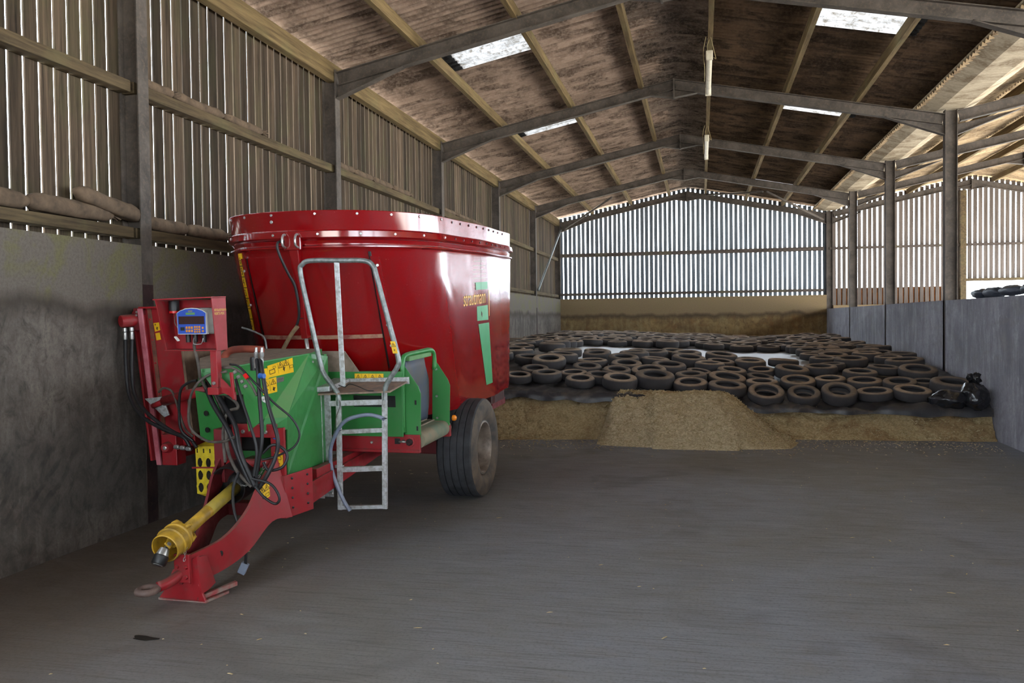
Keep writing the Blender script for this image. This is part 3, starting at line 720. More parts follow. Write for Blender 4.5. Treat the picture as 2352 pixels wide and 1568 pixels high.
def wheel(cx, sgn):
    prof = [(0.30, -0.17), (0.33, -0.195), (0.40, -0.205), (0.46, -0.195), (0.497, -0.178), (0.508, -0.165)]
    x = -0.16
    for i in range(4):
        xc = -0.105 + i * 0.07; prof += [(0.51, xc - 0.006), (0.494, xc - 0.005), (0.494, xc + 0.005), (0.51, xc + 0.006)]
    prof += [(0.508, 0.165), (0.497, 0.178)]
    t = MB().lathe(prof, (cx, 0, 0.512), (sgn, 0, 0), 56).build('wheel', M_RUBBER, MX, smooth=True, angle=35)
    MB().lathe([(0.497, 0.178), (0.46, 0.198), (0.40, 0.21), (0.33, 0.20), (0.30, 0.172), (0.27, 0.165)], (cx, 0, 0.512), (sgn, 0, 0), 56).build('sidewall', M_RUBW, t, smooth=True, angle=60)
    MB().lathe([(0.272, 0.17), (0.272, 0.176), (0.262, 0.178), (0.25, 0.165), (0.245, 0.10), (0.235, 0.02), (0.20, -0.02), (0.12, -0.01), (0.10, 0.03), (0.0, 0.035)], (cx, 0, 0.512), (sgn, 0, 0), 40).build('rim', M_RIM, t, smooth=True, angle=40)
    for k in range(8):
        a = 2 * PI * k / 8; bolt(t, (cx - sgn * .012, 0.165 * math.cos(a), 0.512 + 0.165 * math.sin(a)), (sgn, 0, 0), 0.016, 0.025, M_RIM, 'wheel_nut')
    MB().lathe([(0.272, 0.163), (0.285, 0.17), (0.272, 0.176)], (cx, 0, 0.512), (sgn, 0, 0), 40).build('rim_edge', M_CHROME, t, smooth=True)
    return t
wheel(1.025, 1); wheel(-0.985, -1)
pipe('wheel_chock_hook', [(0.86, -0.35, 0.70), (0.995, -0.35, 0.70), (1.0, -0.35, 0.68), (0.998, -0.35, 0.50), (0.99, -0.35, 0.478), (0.90, -0.35, 0.475)], 0.009, M_REDF, ch, res=3)

# ---- cross conveyor with chute on the right
cv = empty('cross_conveyor', parent=MX)
rl = MB().box(-0.95, 1.035, -1.455, -1.425, 0.735, 0.885).build('front_rail', M_REDF, cv, bevel=0.005)
MB().box(0.2, 1.035, -1.47, -1.425, 0.725, 0.75).build('rail_flange', M_REDF, rl, bevel=0.003)
MB().box(0.80, 0.85, -1.459, -1.45, 0.80, 0.85).build('slot', M_BLACKP, rl); MB().box(0.87, 0.96, -1.459, -1.45, 0.81, 0.84).build('slot', M_BLACKP, rl)
bolt(rl, (0.945, -1.46, 0.822), (0, -1, 0), 0.032, 0.04, M_STEEL_D, 'tension_roller'); bolt(rl, (0.58, -1.455, 0.81), (0, -1, 0))
MB().tube([(0.84, -1.465, 0.824), (0.915, -1.465, 0.822)], 0.010, 8).build('tension_screw', M_CHROME, rl, smooth=True)
MB().lathe([(0.05, -0.004), (0.05, 0.012), (0.03, 0.014)], (0.945, -1.455, 0.822), (0, -1, 0), 6).build('tension_block', M_REDF, rl)
MB().box(-0.95, 1.0, -0.69, -0.66, 0.735, 0.885).build('rear_rail', M_REDF, cv)
bs = []
for i in range(11): a = PI / 2 - PI * i / 10; bs.append((1.0 + 0.075 * math.cos(a), 0.83 + 0.075 * math.sin(a)))
pts = [(-0.9, -1.42, 0.905)] + [(x, -1.42, z) for x, z in bs] + [(-0.9, -1.42, 0.755)]
MB().prism(pts, (0, 0.73, 0)).build('belt', M_BELT, cv, smooth=True, angle=40)
for i in range(5): MB().box(0.55 + i * .09, 0.565 + i * .09, -1.40, -0.71, 0.905, 0.918).build('belt_cleat', M_DUSTTOP, cv)
# green guard panels
gp = MB().box(-0.05, 0.90, -1.50, -1.485, 0.872, 1.445).build('guard_panel', M_GREEN, cv, bevel=0.003)
st, q, nr = sticker(gp, [(0.457, -1.503, 1.352), (0.731, -1.503, 1.352), (0.731, -1.503, 1.43), (0.457, -1.503, 1.43)][::1])
q2 = [q[3], q[2], q[1], q[0]]
picto(st, q2, [((i + .5) / 4, .45, .042, 'tri') for i in range(4)] + [(i / 4, .5, .036, 'line') for i in (1, 2, 3)] + [(.88, .9, .012, 'fig')], Vector((0, -1, 0)))
np_ = MB().box(0.44, 0.836, -1.506, -1.50, 1.135, 1.235).build('name_plate', M_BLACKP, gp, bevel=0.002)
lettering('script_lettering', 'JourBond', 0.062, np_, M_DYEL, lambda u, v: (0.455 + u * .75 + v * .3, -1.508, 1.16 + v * .8))
plate('guard_hood', [(-0.10, -1.495, 1.44), (0.50, -1.495, 1.44), (0.345, -1.46, 1.625), (-0.10, -1.46, 1.625)], (0, 0.012, 0.002), M_DUSTTOP, cv)
MB().box(-0.05, 0.9, -1.49, -1.44, 1.437, 1.447).build('guard_top_fold', M_GREEN, cv)
fp = plate('chute_panel', [(0.885, -1.44, 0.862), (1.04, -1.44, 0.862), (1.05, -1.44, 1.25), (1.03, -1.44, 1.31), (0.905, -1.44, 1.49), (0.885, -1.44, 1.49)], (0, 0.008, 0), M_GREEN, cv)
for x, z in ((1.0, 1.17), (1.01, 0.94)): MB().box(x - .008, x + .008, -1.443, -1.439, z - .02, z + .02).build('slot', M_BLACKP, fp)
bp = plate('chute_panel', [(0.90, -0.75, 0.865), (1.075, -0.75, 0.855), (1.09, -0.75, 1.245), (1.07, -0.75, 1.30), (0.965, -0.75, 1.46), (0.92, -0.75, 1.46)], (0, 0.008, 0), M_GREEN, cv)
for z in (1.40, 1.14, 0.93): bolt(bp, (0.955, -0.752, z), (0, -1, 0), 0.012, 0.01)
fr = MB().tube(cr([(0.885, -1.46, 0.90), (0.888, -1.46, 1.2), (0.89, -1.46, 1.45), (0.892, -1.44, 1.54), (0.895, -1.38, 1.582), (0.90, -1.05, 1.588), (0.925, -0.86, 1.592), (0.935, -0.78, 1.57), (0.94, -0.757, 1.51), (0.94, -0.755, 1.40)], 5), 0.022, 10).build('chute_frame', M_GREEN, cv, smooth=True)
MB().box(0.875, 0.93, -1.38, -0.80, 1.53, 1.57).build('flap_clamp', M_GREENL, fr, bevel=0.003)
n_ = 14; vs = []; f = []
for j in range(7):
    for i in range(n_ + 1):
        yy = -1.37 + 0.58 * i / n_; z = 1.54 - 0.60 * j / 6; vs.append((0.885 + 0.03 * math.sin(i * .5 + j * .4) * j / 6 - 0.02 * j / 6, yy + 0.02 * j / 6, z))
for j in range(6):
    for i in range(n_): a = j * (n_ + 1) + i; f.append((a, a + 1, a + n_ + 2, a + n_ + 1))
fl = MB().add(vs, f).build('rubber_flap', M_FLAP, cv, smooth=True); so = fl.modifiers.new('s', 'SOLIDIFY'); so.thickness = 0.008
MB().lathe([(0.0, 0.03), (0.022, 0.026), (0.03, 0.012), (0.03, 0)], (1.08, -0.64, 0.915), (1, -0.3, 0), 14).build('side_lamp', M_ORANGEL, MX, smooth=True)
MB().box(0.99, 1.075, -0.75, -0.70, 0.75, 0.86).build('lamp_bracket', M_REDF, cv, bevel=0.003)

# ---- ladder
ld = empty('ladder', parent=MX)
pipe('handrail', [(0.905, -1.9, 1.25), (0.915, -1.9, 1.36), (0.97, -1.9, 1.45), (1.02, -1.9, 1.52), (1.034, -1.9, 1.60), (0.96, -1.9, 1.895), (0.862, -1.9, 2.28), (0.835, -1.9, 2.36), (0.76, -1.9, 2.405), (0.52, -1.9, 2.415), (0.27, -1.9, 2.42), (0.195, -1.9, 2.39), (0.175, -1.9, 2.32), (0.242, -1.9, 1.976), (0.327, -1.9, 1.571), (0.365, -1.9, 1.46), (0.44, -1.9, 1.36), (0.485, -1.9, 1.29), (0.488, -1.9, 1.2)], 0.0215, M_GALVP, ld, n=12)
st, q, nr = sticker(ld, [(0.978, -1.926, 1.74), (1.020, -1.926, 1.74), (1.042, -1.926, 1.64), (1.0, -1.926, 1.64)][::-1])
picto(st, [q[3], q[2], q[1], q[0]], [(.5, .3, .03, 'tri'), (.5, .72, .02, 'fig')], Vector((0, -1, 0)))
bar('stile', (0.472, -1.9, 0.31), (0.487, -1.9, 1.27), 0.042, 0.03, M_GALV, ld, (0, 1, 0))
bar('stile', (0.878, -1.9, 0.335), (0.905, -1.9, 1.32), 0.042, 0.03, M_GALV, ld, (0, 1, 0))
for z, d in ((0.34, .04), (0.665, .055), (0.985, .045)):
    bar('rung', (0.485, -1.9, z - 0.01), (0.885, -1.9, z + 0.015), 0.035, d * .8, M_GALV, ld)
bar('step_edge', (0.40, -1.9, 1.215), (0.90, -1.9, 1.235), 0.03, 0.045, M_GALV, ld)
MB().prism([(0.30, -1.92, 1.285), (0.96, -1.92, 1.315), (0.97, -1.55, 1.355), (0.27, -1.55, 1.345)], (0, 0, 0.014)).build('step_plate', plain('rusty_step', '#8d7663', 0.8, c2='#6f625a', scale=16), ld)
MB().prism([(0.27, -1.93, 1.31), (0.42, -1.93, 1.32), (0.42, -1.5, 1.345), (0.25, -1.5, 1.345)], (0, 0, 0.045)).build('step_bracket', M_GALV, ld, bevel=0.006)
MB().bar((0.33, -1.53, 1.355), (0.98, -1.53, 1.375), 0.012, 0.06).build('step_back_edge', M_GALV, ld)
bar('centre_bar', (0.535, -1.905, 1.36), (0.512, -1.905, 2.405), 0.045, 0.012, M_GALV, ld, (0, 1, 0))
pp = MB(); pp.box(0.255, 0.262, -1.86, -1.80, 0.39, 1.30); pp.box(0.255, 0.362, -1.80, -1.794, 0.39, 1.30); pp.box(0.255, 0.31, -1.865, -1.858, 0.39, 1.30); pp.build('support_channel', M_GALV, ld, bevel=0.002)
bar('support_arm', (0.30, -1.83, 0.655), (0.50, -1.88, 0.66), 0.03, 0.05, M_GALV, ld)
bolt(ld, (0.345, -1.80, 0.42), (0, -1, 0), 0.016)
pipe('drain_hose', [(0.585, -1.955, 0.318), (0.53, -1.95, 0.40), (0.455, -1.945, 0.56), (0.415, -1.94, 0.725), (0.425, -1.94, 0.86), (0.49, -1.93, 1.004), (0.584, -1.93, 1.09), (0.745, -1.925, 1.128), (0.84, -1.925, 1.118), (0.905, -1.925, 1.095)], 0.0165, M_HOSEB, ld, n=10)
for (x, y, z) in ((0.897, -1.915, 1.10), (0.478, -1.915, 0.99)): MB().lathe([(0.026, -.004), (0.029, 0), (0.026, .004)], (x, y, z), (0, 0, 1), 10).build('cable_tie', M_BLACKP, ld)
pipe('loose_wire', [(0.50, -1.92, 1.375), (0.56, -1.925, 1.36), (0.60, -1.92, 1.385), (0.68, -1.925, 1.365), (0.76, -1.93, 1.335), (0.82, -1.93, 1.33)], 0.004, M_BLACKP, ld, n=5)
pipe('loose_wire', [(0.505, -1.925, 1.25), (0.51, -1.925, 1.2), (0.47, -1.925, 1.1), (0.465, -1.925, 1.05), (0.44, -1.93, 0.95)], 0.003, M_HOSED, ld, n=5)

# ---- gearbox cover
A_, A2, B_, C_, D_ = (-0.17, -2.87, 1.598), (0.01, -2.8, 1.605), (0.255, -1.95, 1.645), (0.20, -1.62, 1.66), (-0.732, -1.55, 1.66)
E1, E2, E3, E4, E5 = (0.292, -2.75, 1.217), (0.372, -2.56, 1.195), (0.325, -2.5, 0.716), (0.30, -1.72, 0.55), (0.30, -1.70, 1.60)
gc = empty('gearbox_cover', parent=MX)
MB().prism([D_, C_, B_, A2, A_, (-0.62, -2.2, 1.625)], (0, 0, -0.012)).build('lid', M_DUSTTOP, gc)
lidl = MB()
for a, b in ((A_, A2), (A2, B_), (B_, C_)): lidl.bar(Vector(a) - Vector((0, 0, .03)), Vector(b) - Vector((0, 0, .03)), 0.012, 0.055)
lidl.build('lid_lip', M_GREEN, gc)
def tri_panel(name, pts, mat, th=0.01):
    q = [Vector(p) for p in pts]; nr = Vector((0, 0, 0))
    for i in range(len(q)): nr += q[i].cross(q[(i + 1) % len(q)])
    nr.normalize(); cam_l = Vector((3.3, -8.5, 1.8)); nr = nr if nr.dot(cam_l - q[0]) > 0 else -nr
    return MB().prism(q, -nr * th).build(name, mat, gc), nr
f1, n1 = tri_panel('front_panel', [A2, B_, E1, (0.27, -2.93, 1.148), (0.151, -2.80, 1.402)], M_GREEN)
tri_panel('corner_facet', [B_, E2, E1], M_GREENL)
tri_panel('corner_facet', [E1, E2, (0.362, -2.55, 1.10), (0.28, -2.78, 1.11)], M_GREEN)
tri_panel('flank_panel', [B_, E5, E4, E3, E2], M_GREEN)
tri_panel('flank_panel', [A_, A2, (0.151, -2.80, 1.402), (-0.02, -2.86, 1.40)], M_GREEN)
tri_panel('flank_panel', [A_, (-0.62, -2.2, 1.625), (-0.55, -2.35, 1.40), (-0.18, -2.80, 1.48)], M_GREEN)
lp_ = tri_panel('flank_panel', [(-0.40, -2.60, 1.40), (-0.20, -2.64, 1.37), (-0.15, -2.55, 1.0), (-0.47, -2.45, 0.98), (-0.50, -2.42, 1.30)], M_GREEN)[0]
for x, y, z in ((-0.32, -2.585, 1.22), (-0.345, -2.54, 1.08)): MB().lathe([(0.0, .003), (0.022, .003), (0.022, 0)], (x, y, z), (-.15, -1, .0), 12).build('oval_hole', M_BLACKP, lp_)
MB().box(-0.25, 0.08, -2.45, -1.6, 0.9, 1.42).build('gearbox_housing', M_BLACKP, gc, bevel=0.02)
MB().box(-0.55, 0.29, -1.75, -1.7, 0.55, 1.62).build('rear_panel', M_GREEN, gc)
def on_f1(p): return Vector(p) + n1 * 0.004
def f1_sticker(quad, cells, mat=None, name='warning_sticker'):
    q = [on_f1(p) for p in quad]; s = MB().prism(q, n1 * 0.0015).build(name, mat or M_STICK, f1)
    if cells: picto(s, [q[0], q[1], q[2], q[3]], cells, n1, th=0.002)
    return s
f1_sticker([(0.143, -2.439, 1.579), (0.207, -2.151, 1.621), (0.257, -2.23, 1.511), (0.186, -2.492, 1.492)], [(.38, .5, .05, 'line'), (.6, .5, .05, 'line'), (.82, .5, .05, 'line'), (.5, .3, .05, 'tri'), (.72, .28, .05, 'tri'), (.6, .68, .04, 'fig'), (.15, .6, .06, 'box'), (.9, .7, .04, 'box'), (.25, .3, .03, 'box')])
f1_sticker([(0.13, -2.522, 1.559), (0.15, -2.452, 1.563), (0.19, -2.497, 1.487), (0.168, -2.565, 1.475)], [(.5, .5, .03, 'fig')])
f1_sticker([(0.168, -2.565, 1.475), (0.209, -2.421, 1.491), (0.258, -2.5, 1.384), (0.22, -2.641, 1.374)], [(.5, .5, .05, 'line'), (.75, .3, .045, 'tri'), (.25, .32, .045, 'tri'), (.75, .78, .04, 'fig'), (.25, .78, .04, 'fig')])
f1_sticker([(0.213, -2.429, 1.482), (0.235, -2.35, 1.488), (0.249, -2.379, 1.453), (0.23, -2.453, 1.447)], [(.5, .25, .03, 'hline'), (.5, .45, .03, 'hline')], M_LCDGREY, 'type_plate')
ov = MB().lathe([(0.0, .002), (0.028, .002), (0.028, 0)], on_f1((0.236, -2.655, 1.342)), n1, 18).build('oval_badge', M_WHITE, f1)
ov2 = MB().lathe([(0.028, .003), (0.034, .003), (0.034, 0)], on_f1((0.236, -2.655, 1.342)), n1, 18).build('badge_ring', M_DGREEN, f1)
_bu = (Vector(B_) - Vector(A2)).normalized(); _bv = n1.cross(_bu).normalized()
lettering('badge_lettering', 'SPICO', 0.021, f1, M_PRINT, lambda u, v: on_f1((0.236, -2.655, 1.342)) + n1 * 0.003 + _bu * (u - 0.026) + _bv * (v - 0.007))
bolt(gc, (0.27, -1.93, 1.57), (1, -.3, .1), 0.012)

# ---- headstock and drawbar
hd = empty('drawbar', parent=MX)
plate('headstock_plate', [(-0.13, -2.78, 1.13), (-0.05, -2.78, 1.13), (-0.05, -2.78, 0.72), (-0.13, -2.78, 0.74)], (0, 0.25, 0), M_REDD, hd)
cb = MB().box(0.0, 0.37, -2.74, -2.70, 1.065, 1.17).build('crossbar', M_REDF, hd, bevel=0.008)
for x in (0.10, 0.29): bolt(cb, (x, -2.74, 1.11), (0, -1, 0), 0.016)
hp = plate('headstock_plate', [(0.31, -2.71, 1.13), (0.42, -2.71, 1.14), (0.42, -2.71, 0.45), (0.31, -2.71, 0.47)], (0, 0.03, 0), M_REDF, hd)
MB().lathe([(0.0, .003), (0.027, .003), (0.027, 0)], (0.352, -2.712, 1.078), (0, -1, 0), 18).build('blue_symbol', M_BLUE, hp)
MB().bar((0.345, -2.716, 1.068), (0.36, -2.716, 1.09), 0.008, 0.001, (0, 1, 0)).build('symbol_print', M_WHITE, hp)
s_, q, nr = sticker(hp, [(0.34, -2.713, 0.835), (0.41, -2.713, 0.835), (0.41, -2.713, 0.95), (0.34, -2.713, 0.955)]); picto(s_, [q[3], q[2], q[1], q[0]], [(.5, .35, .04, 'box'), (.5, .75, .03, 'fig')], Vector((0, -1, 0)))
ab = MB().prism([(0.31, -2.74, 0.775), (0.41, -2.72, 0.775), (0.41, -2.72, 0.45), (0.31, -2.74, 0.46)], (0, 0.01, 0)).build('angle_bracket', M_REDF, hd)
ab2 = plate('angle_bracket', [(0.41, -2.72, 0.775), (0.50, -2.45, 0.79), (0.50, -2.45, 0.46), (0.41, -2.72, 0.45)], (0.012, 0, 0), M_REDF, hd)
for i in range(4):
    for t in (.25, .8): bolt(ab2, (0.424 + t * .09 * .99, -2.72 + .27 * t, 0.52 + i * 0.075), (1, -.33, 0), 0.010, 0.004, M_BLACKP, 'bolt_hole')
MB().box(-0.10, 0.34, -2.70, -2.60, 0.45, 0.55).build('headstock_beam', M_REDD, hd, bevel=0.005)
MB().tube([(-0.1, -2.72, 0.86), (0.34, -2.72, 0.87)], 0.035, 12).build('cross_tube', M_REDF, hd, smooth=True)
top = [(0.215, -3.66, 0.445), (0.30, -3.38, 0.49), (0.31, -3.1, 0.60), (0.32, -2.93, 0.76), (0.34, -2.72, 0.93)]
bot = [(0.44, -2.70, 0.46), (0.375, -2.88, 0.47), (0.345, -3.15, 0.335), (0.30, -3.40, 0.275), (0.225, -3.66, 0.25)]
# right cheek: curved plate built as a ribbon
def ribbon(name, tp, bt, th, mat, par):
    t = cr(tp, 5); b = cr(bt, 5); n = len(t); vs = []
    for off in (0, th):
        for i in range(n): vs += [t[i] + Vector((off, 0, 0)), b[i] + Vector((off, 0, 0))]
    f = []
    for l in (0, 1):
        for i in range(n - 1): a = l * 2 * n + 2 * i; f.append((a, a + 1, a + 3, a + 2))
    for i in range(n - 1):
        for e in (0, 1): a = 2 * i + e; f.append((a, a + 2, 2 * n + a + 2, 2 * n + a))
    for i in (0, n - 1): f.append((2 * i, 2 * i + 1, 2 * n + 2 * i + 1, 2 * n + 2 * i))
    return MB().add(vs, f).build(name, mat, par, smooth=True, angle=35)
chk = ribbon('cheek_plate', top, bot[::-1], 0.025, M_REDF, hd)
MB().lathe([(0.0, .002), (0.022, .002), (0.022, 0)], (0.316, -3.42, 0.39), (1, -.3, .0), 14).build('bolt_hole', M_BLACKP, chk)
s_, q, nr = sticker(chk, [(0.352, -2.955, 0.625), (0.378, -2.865, 0.655), (0.374, -2.865, 0.765), (0.346, -2.955, 0.735)])
picto(s_, [q[3], q[2], q[1], q[0]], [(.28, .28, .04, 'tri'), (.72, .28, .04, 'tri'), (.28, .75, .03, 'fig'), (.72, .75, .035, 'box')], nr)
ribbon('cheek_plate', [(0.16, -3.66, 0.445), (0.10, -3.4, 0.49), (-0.01, -3.1, 0.66), (-0.07, -2.93, 0.80), (-0.11, -2.72, 0.95)], [(0.16, -3.66, 0.25), (0.11, -3.4, 0.27), (0.0, -3.1, 0.36), (-0.06, -2.9, 0.45), (-0.1, -2.7, 0.46)], 0.022, M_REDD, hd)
MB().box(0.16, 0.24, -3.66, -3.45, 0.28, 0.42).build('nose_block', M_REDD, hd, bevel=0.01)
# hitch ring
rg = MB(); N1, N2 = 28, 10; vs = []; f = []
for i in range(N1):
    a = 2 * PI * i / N1; sq = 0.052 + 0.012 * abs(math.cos(a))
    for k in range(N2):
        b = 2 * PI * k / N2; r = 0.058 + 0.024 * math.cos(b); vs.append((0.072 + r * math.cos(a) * 0.95, -3.86 + r * math.sin(a) * 1.05, 0.275 + 0.022 * math.sin(b)))
for i in range(N1):
    for k in range(N2): f.append((i * N2 + k, ((i + 1) % N1) * N2 + k, ((i + 1) % N1) * N2 + (k + 1) % N2, i * N2 + (k + 1) % N2))
M_HITCH = plain('hitch_forging', '#77635a', 0.6, c2='#5d4a44', scale=10)
rg.add(vs, f); rg = rg.build('hitch_ring', M_HITCH, hd, smooth=True)
MB().tube(cr([(0.105, -3.80, 0.278), (0.14, -3.74, 0.29), (0.17, -3.67, 0.32), (0.195, -3.6, 0.35)], 4), 0.035, 12, rs=None).build('hitch_shank', M_REDF, hd, smooth=True)
hb = MB().box(0.14, 0.255, -3.68, -3.655, 0.27, 0.46).build('hitch_plate', M_REDF, hd, bevel=0.004)
for x in (0.165, 0.23):
    for z in (0.31, 0.375): bolt(hb, (x, -3.68, z), (0, -1, 0), 0.014, 0.014, M_REDF)
# stand
GZ = lambda y: -y * math.tan(math.radians(2.0))           # floor height under the tilted wagon
sd = MB().prism([(0.10, -3.64, 0.34), (0.29, -3.64, 0.44), (0.29, -3.64, 0.25), (0.34, -3.64, GZ(-3.64) + 0.008), (-0.02, -3.64, GZ(-3.64) + 0.008), (0.03, -3.64, 0.20)], (0, 0.02, 0)).build('stand_plate', M_REDF, hd, bevel=0.003)
ribbon('stand_plate', [(0.27, -3.64, 0.43), (0.29, -3.60, 0.43), (0.295, -3.56, 0.42)], [(0.30, -3.64, 0.19), (0.31, -3.58, 0.2), (0.31, -3.5, 0.22)], 0.014, M_REDF, hd)
M_FOOT = plain('stand_foot_worn', '#8f8177', 0.8, c2='#a3343a', scale=9)
MB().prism([(-0.02, -3.64, GZ(-3.64) + .002), (0.34, -3.64, GZ(-3.64) + .002), (0.37, -3.42, GZ(-3.42) + .002), (0.34, -3.38, GZ(-3.38) + 0.002), (0.02, -3.42, GZ(-3.42) + .002)], (0, 0, 0.016)).build('stand_foot', M_FOOT, hd)
MB().prism([(0.27, -3.64, 0.14), (0.29, -3.64, 0.14), (0.40, -3.36, 0.155), (0.37, -3.34, 0.155)], (0.0, 0, 0.03)).build('stand_skid', M_FOOT, hd, bevel=0.004)

# ---- drive shaft
ds = empty('drive_shaft', parent=MX)
a, b = Vector((0.128, -3.58, 0.553)), Vector((0.085, -2.78, 0.725)); ax = (b - a).normalized()
MB().tube([a, b], 0.043, 20).build('guard_tube', M_YEL, ds, smooth=True)
MB().tube([a + ax * .35, b], 0.0455, 20).build('guard_tube', plain('guard_yellow_olive', '#a08a2e', 0.55, c2='#7f6f2c', scale=6), ds, smooth=True)
MB().lathe([(0.05, 0.0), (0.056, .01), (0.056, .05), (0.05, .06)], b - ax * 0.09, ax, 20).build('guard_collar', M_YEL, ds, smooth=True, angle=40)
bell = MB().lathe([(0.055, 0.02), (0.075, 0.0), (0.094, -0.02), (0.098, -0.05), (0.107, -0.055), (0.107, -0.065), (0.098, -0.07), (0.10, -0.115), (0.108, -0.12), (0.108, -0.13), (0.098, -0.135), (0.096, -0.20), (0.090, -0.205), (0.086, -0.20), (0.088, -0.12), (0.06, 0.0)], Vector((0.125, -3.56, 0.56)), ax, 32).build('guard_bell', M_YEL, ds, smooth=True, angle=35)
for k in range(6):
    ang = 2 * PI * k / 6; u = ax.orthogonal().normalized(); w = ax.cross(u); d = u * math.cos(ang) + w * math.sin(ang)
    MB().tube([Vector((0.125, -3.56, 0.56)) + d * 0.098 - ax * .045, Vector((0.125, -3.56, 0.56)) + d * 0.09 + ax * 0.005, Vector((0.125, -3.56, 0.56)) + d * 0.062 + ax * 0.03], 0.013, 6).build('bell_rib', M_YEL, bell, smooth=True)
c0 = Vector((0.125, -3.56, 0.56)) - ax * 0.10
yk = MB(); yk.tube([c0 + ax * .08, c0 - ax * 0.02], 0.04, 12); yk.build('joint_yoke', M_YEL, ds, smooth=True, angle=40)
u = ax.orthogonal().normalized(); w = ax.cross(u)
for s in (-1, 1): MB().bar(c0 - ax * .02 + u * s * 0.032, c0 - ax * 0.10 + u * s * 0.026, 0.05, 0.016, u).build('yoke_arm', M_YEL, ds, bevel=0.004)
MB().lathe([(0.0, .04), (0.014, .04), (0.014, -.04), (0, -.04)], c0 - ax * .085, u, 10).build('joint_cross', M_CHROME, ds, smooth=True, angle=40)
e0 = c0 - ax * 0.10; axe = Vector((-0.12, -0.55, -0.82)).normalized()
MB().lathe([(0.03, -0.05), (0.038, -0.02), (0.04, 0.0)], e0 + axe * .05, axe, 18).build('yoke_neck', M_CHROME, ds, smooth=True)
MB().lathe([(0.042, 0.0), (0.047, 0.005), (0.047, 0.055), (0.042, 0.062), (0.024, 0.064), (0.024, 0.03), (0.0, 0.03)], e0 + axe * .045, axe, 24).build('coupling_collar', M_BLACKP, ds, smooth=True, angle=40)
MB().lathe([(0.024, 0.066), (0.031, 0.066), (0.031, 0.060)], e0 + axe * .045, axe, 24).build('coupling_ring', M_CHROME, ds, smooth=True)
sh = MB().lathe([(0.05, -0.02), (0.075, 0.0), (0.092, 0.04), (0.096, 0.12), (0.09, 0.125), (0.06, 0.0)], b - ax * .07, ax, 24).build('rear_boot', M_BLACKP, ds, smooth=True, angle=40)
MB().lathe([(0.135, -0.04), (0.145, -0.04), (0.145, 0.14), (0.135, 0.14), (0.135, -0.04)], (0.055, -2.86, 0.735), (0.02, 0.98, 0.15), 28).build('shaft_shield', M_BLACKP, ds, smooth=True, angle=40)
def chain(name, pts, par, r=0.007):
    p = cr(pts, 5); mb = MB(); L = [p[0]]
    for q in p[1:]:
        if (q - L[-1]).length > 0.020: L.append(q)
    for i in range(len(L) - 1):
        d = (L[i + 1] - L[i]); m = (L[i] + L[i + 1]) / 2; dn = d.normalized(); s = dn.orthogonal().normalized()
        if i % 2: s = dn.cross(s)
        ring = [m + dn * 0.014 * math.cos(t) + s * r * math.sin(t) for t in [2 * PI * k / 8 for k in range(9)]]
        mb.tube(ring, 0.0022, 4, caps=False)
    return mb.build(name, M_CHROME, par, smooth=True)
chain('safety_chain', [(0.13, -2.86, 0.74), (0.17, -2.90, 0.735), (0.23, -2.92, 0.745), (0.29, -2.90, 0.78), (0.33, -2.87, 0.85), (0.35, -2.84, 0.93)], ds)
chain('safety_chain', [(0.205, -3.62, 0.49), (0.22, -3.67, 0.475), (0.225, -3.68, 0.44), (0.225, -3.69, 0.42)], ds)

# ---- control box with weighing display
cbx = empty('control_box', parent=MX)
MB().box(-0.415, 0.03, -2.82, -2.81, 1.745, 2.115).build('back_panel', M_REDF, cbx, bevel=0.003)
MB().prism([(-0.43, -3.02, 2.118), (0.045, -3.0, 2.128), (0.045, -2.81, 2.128), (-0.43, -2.81, 2.118)], (0, 0, 0.008)).build('hood', M_REDF, cbx)
MB().prism([(-0.42, -3.01, 2.12), (-0.42, -2.81, 2.12), (-0.40, -2.81, 1.745), (-0.385, -2.95, 1.745)], (0.006, 0, 0)).build('side_panel', M_REDF, cbx)
sp = MB().prism([(0.035, -2.99, 2.125), (0.035, -2.81, 2.125), (0.035, -2.81, 1.745), (0.035, -2.95, 1.745)], (0.006, 0, 0)).build('side_panel', M_REDF, cbx)
MB().box(-0.40, 0.04, -2.95, -2.81, 1.738, 1.746).build('base_panel', M_REDF, cbx, bevel=0.002)
lettering('side_lettering', 'strautmann', 0.034, sp, M_DYEL, lambda u, v: (0.0425, -2.965 + u, 2.03 + v)); lettering('side_lettering', 'VERTI-MIX', 0.028, sp, M_DYEL, lambda u, v: (0.0425, -2.965 + u, 2.002 + v))
dp = MB().box(-0.245, 0.01, -2.93, -2.83, 1.862, 2.055).build('weighing_display', M_LCDGREY, cbx, bevel=0.012)
face = [(-0.275, 1.862), (-0.035, 1.862), (-0.032, 2.02), (-0.06, 2.038), (-0.105, 2.052), (-0.155, 2.056), (-0.205, 2.052), (-0.25, 2.038), (-0.28, 2.02)]
MB().prism([(x, -2.955, z) for x, z in face], (0, 0.03, 0)).build('bezel', M_WHITE, dp)
fc = [(-0.155 + (x + 0.155) * .965, 1.957 + (z - 1.957) * .955) for x, z in face]
fcp = MB().prism([(x, -2.957, z) for x, z in fc], (0, 0.002, 0)).build('face_plate', M_LCDBLUE, dp)
MB().box(-0.262, -0.048, -2.9592, -2.957, 1.937, 1.995).build('readout', M_LCD, dp)
MB().box(-0.20, -0.125, -2.9592, -2.957, 2.006, 2.022).build('printed_mark', M_GREENL, dp); MB().box(-0.18, -0.145, -2.9592, -2.957, 2.026, 2.038).build('printed_mark', M_LCDGREY, dp)
MB().box(-0.25, -0.215, -2.959, -2.957, 1.89, 1.915).build('port', M_BLACKP, dp)
for i in range(3):
    for j in range(2): MB().box(-0.205 + i * .022, -0.189 + i * .022, -2.961, -2.957, 1.878 + j * .024, 1.896 + j * .024).build('key', M_ORANGEK, dp, bevel=.002)
